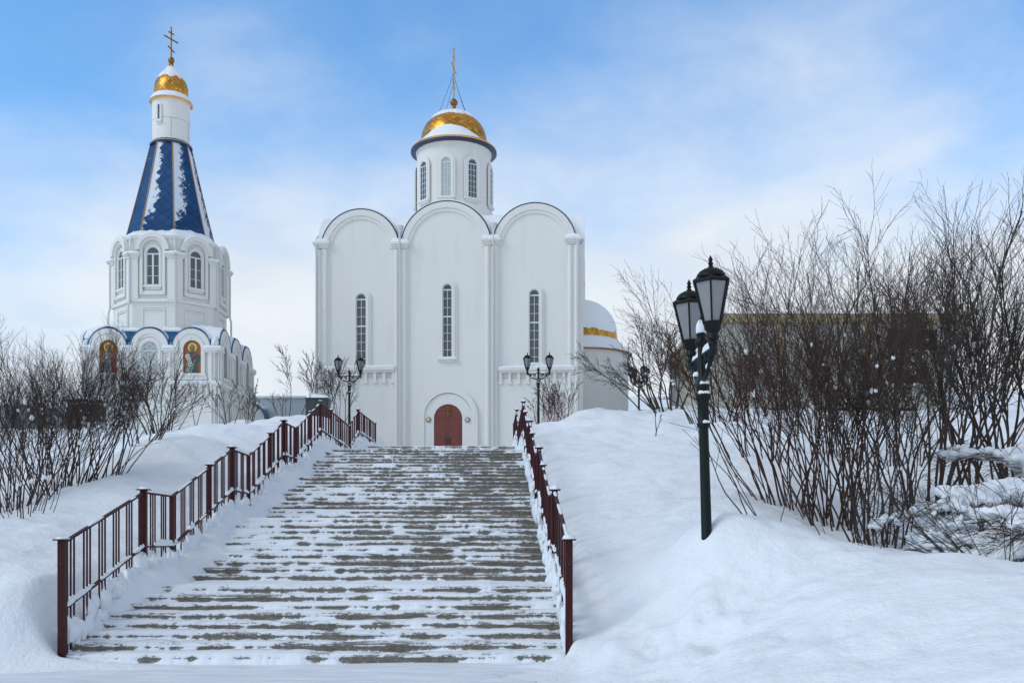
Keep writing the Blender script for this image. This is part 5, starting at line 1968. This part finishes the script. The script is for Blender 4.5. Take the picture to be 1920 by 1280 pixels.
def build_green_box():
    D = 50.0
    a = at(573, 790, D); b = at(615, 747, D)
    t = empty('utility_box', (a.x, D, a.z - 0.5), R(2))
    tag(t, 'dark green steel box with snow on top at the church\'s left corner', 'utility box')
    W = b.x - a.x; H = b.z - a.z + 0.5
    m = MB(); m.box(0, W, 0, 0.9, 0, H); m.build('cabinet', GREENBOX, t)
    m = MB(); m.box(-0.03, W + 0.03, -0.04, 0.94, H, H + 0.05); m.build('lid', GREENBOX, t)
    m = MB()
    m.box(0.05, W / 2 - 0.015, -0.02, -0.001, 0.1, H - 0.06); m.box(W / 2 + 0.015, W - 0.05, -0.02, -0.001, 0.1, H - 0.06)
    m.build('door', GREENBOX, t)
    m = MB(); m.bead([(0, 0.4, H + 0.05), (W, 0.4, H + 0.05)], 1.0, 0.22, 3, 0.15, 0.25, 0.02); m.build('snow_cap', SNOW, t)


build_green_box()


def build_brick_panel():
    D = 54.5
    a = at(1021, 790, D); b = at(1059, 739, D)
    t = empty('brick_panel', (a.x, D, a.z - 0.4), -CH_A)
    tag(t, 'pinkish panel with brick-like rows standing before the church\'s right bay', 'panel')
    W = b.x - a.x; H = b.z - a.z + 0.4
    m = MB(); m.box(0, W, 0, 0.12, 0, H); m.build('panel', BRICK, t)
    m = MB()
    m.box(-0.05, 0.0, -0.02, 0.14, 0, H + 0.05); m.box(W, W + 0.05, -0.02, 0.14, 0, H + 0.05); m.box(0, W, -0.02, 0.14, H, H + 0.05)
    m.build('panel_frame', GREYW, t)


build_brick_panel()


def build_low_wall():
    D = 63.0
    a = at(430, 800, D); b = at(590, 746, D)
    t = empty('low_pavilion', (a.x, D, a.z - 0.5), 0)
    tag(t, 'low pale pavilion with a blue arched rim between tower and church', 'building')
    W = b.x - a.x; H = b.z - a.z + 0.5
    m = MB(); m.box(0, W, 0, 6, 0, H); m.build('wall', PALEW, t)
    m = MB(); m.box(-0.1, W + 0.1, -0.1, 6.1, H, H + 0.12); m.build('roof_snow', SNOW, t)
    cx = (475 - 430) / F * (D - 1); r = 30 / F * (D - 1)
    zc = (800 - 791) / F * D + 0.5
    m = MB()
    m.prism([(cx - r, 0)] + half_circle(cx, zc, r, 24) + [(cx + r, 0)], -1.0, -0.01)
    go = m.build('arched_niche', PLASTER, t)
    m = MB(); m.ring(half_circle(cx, zc, r + 0.10, 24), half_circle(cx, zc, r + 0.005, 24), -1.08, -0.02); m.build('niche_roof', BLUE, go)
    s = MB(); s.M = Matrix()
    s.ring(half_circle(cx, zc, r + 0.26, 20, R(140), R(40)), half_circle(cx, zc, r + 0.102, 20, R(140), R(40)), -0.95, -0.03); s.build('niche_snow', SNOW, go)


build_low_wall()


def build_shed():
    D = 44.0
    a = at(128, 822, D); b = at(182, 757, D)
    t = empty('timber_shed', (a.x, D, a.z - 0.4), R(3))
    tag(t, 'dark timber shed half hidden behind the left-hand bushes', 'shed')
    W = b.x - a.x; H = b.z - a.z + 0.4
    m = MB(); m.box(0, W, 0, 1.1, 0, H); m.build('wall', WOOD, t)
    m = MB()
    for q in range(9):
        x = W * q / 8
        m.box(x - 0.025, x + 0.025, -0.03, -0.001, 0, H)
    m.build('batten', WOOD, t)
    m = MB(); m.add([(-0.2, -0.3, H), (W + 0.2, -0.3, H), (W + 0.2, 1.3, H + 0.25), (-0.2, 1.3, H + 0.25), (-0.2, -0.3, H + 0.1), (W + 0.2, -0.3, H + 0.1), (W + 0.2, 1.3, H + 0.35), (-0.2, 1.3, H + 0.35)],
                    [(3, 2, 1, 0), (4, 5, 6, 7), (0, 1, 5, 4), (1, 2, 6, 5), (2, 3, 7, 6), (3, 0, 4, 7)]); m.build('roof', WOOD, t)
    m = MB(); m.bead([(-0.2, 0.5, H + 0.2), (W + 0.2, 0.5, H + 0.2)], 1.5, 0.3, 4, 0.25, 0.2, 0.1); m.build('roof_snow', SNOW, t)
    D = 60.0
    a = at(-60, 815, D); b = at(62, 762, D)
    t = empty('grey_outbuilding', (a.x, D, a.z - 0.6), 0)
    tag(t, 'long grey outbuilding seen through the twigs at the left edge', 'building')
    W = b.x - a.x; H = b.z - a.z + 0.6
    m = MB(); m.box(0, W, 0, 5, 0, H); m.build('wall', GREYW, t)
    m = MB(); m.box(-0.2, W + 0.2, -0.3, 5.2, H, H + 0.12); m.build('roof', GREYW, t)
    m = MB(); m.bead([(-0.2, 2.4, H + 0.12), (W + 0.2, 2.4, H + 0.12)], 5.4, 0.4, 4, 0.4, 0.2, 0.02); m.build('roof_snow', SNOW, t)
    m = MB(); m.box(0.1, W - 0.1, -0.05, -0.001, H * 0.45, H * 0.6); m.build('window_band', GREYW, t)


build_shed()
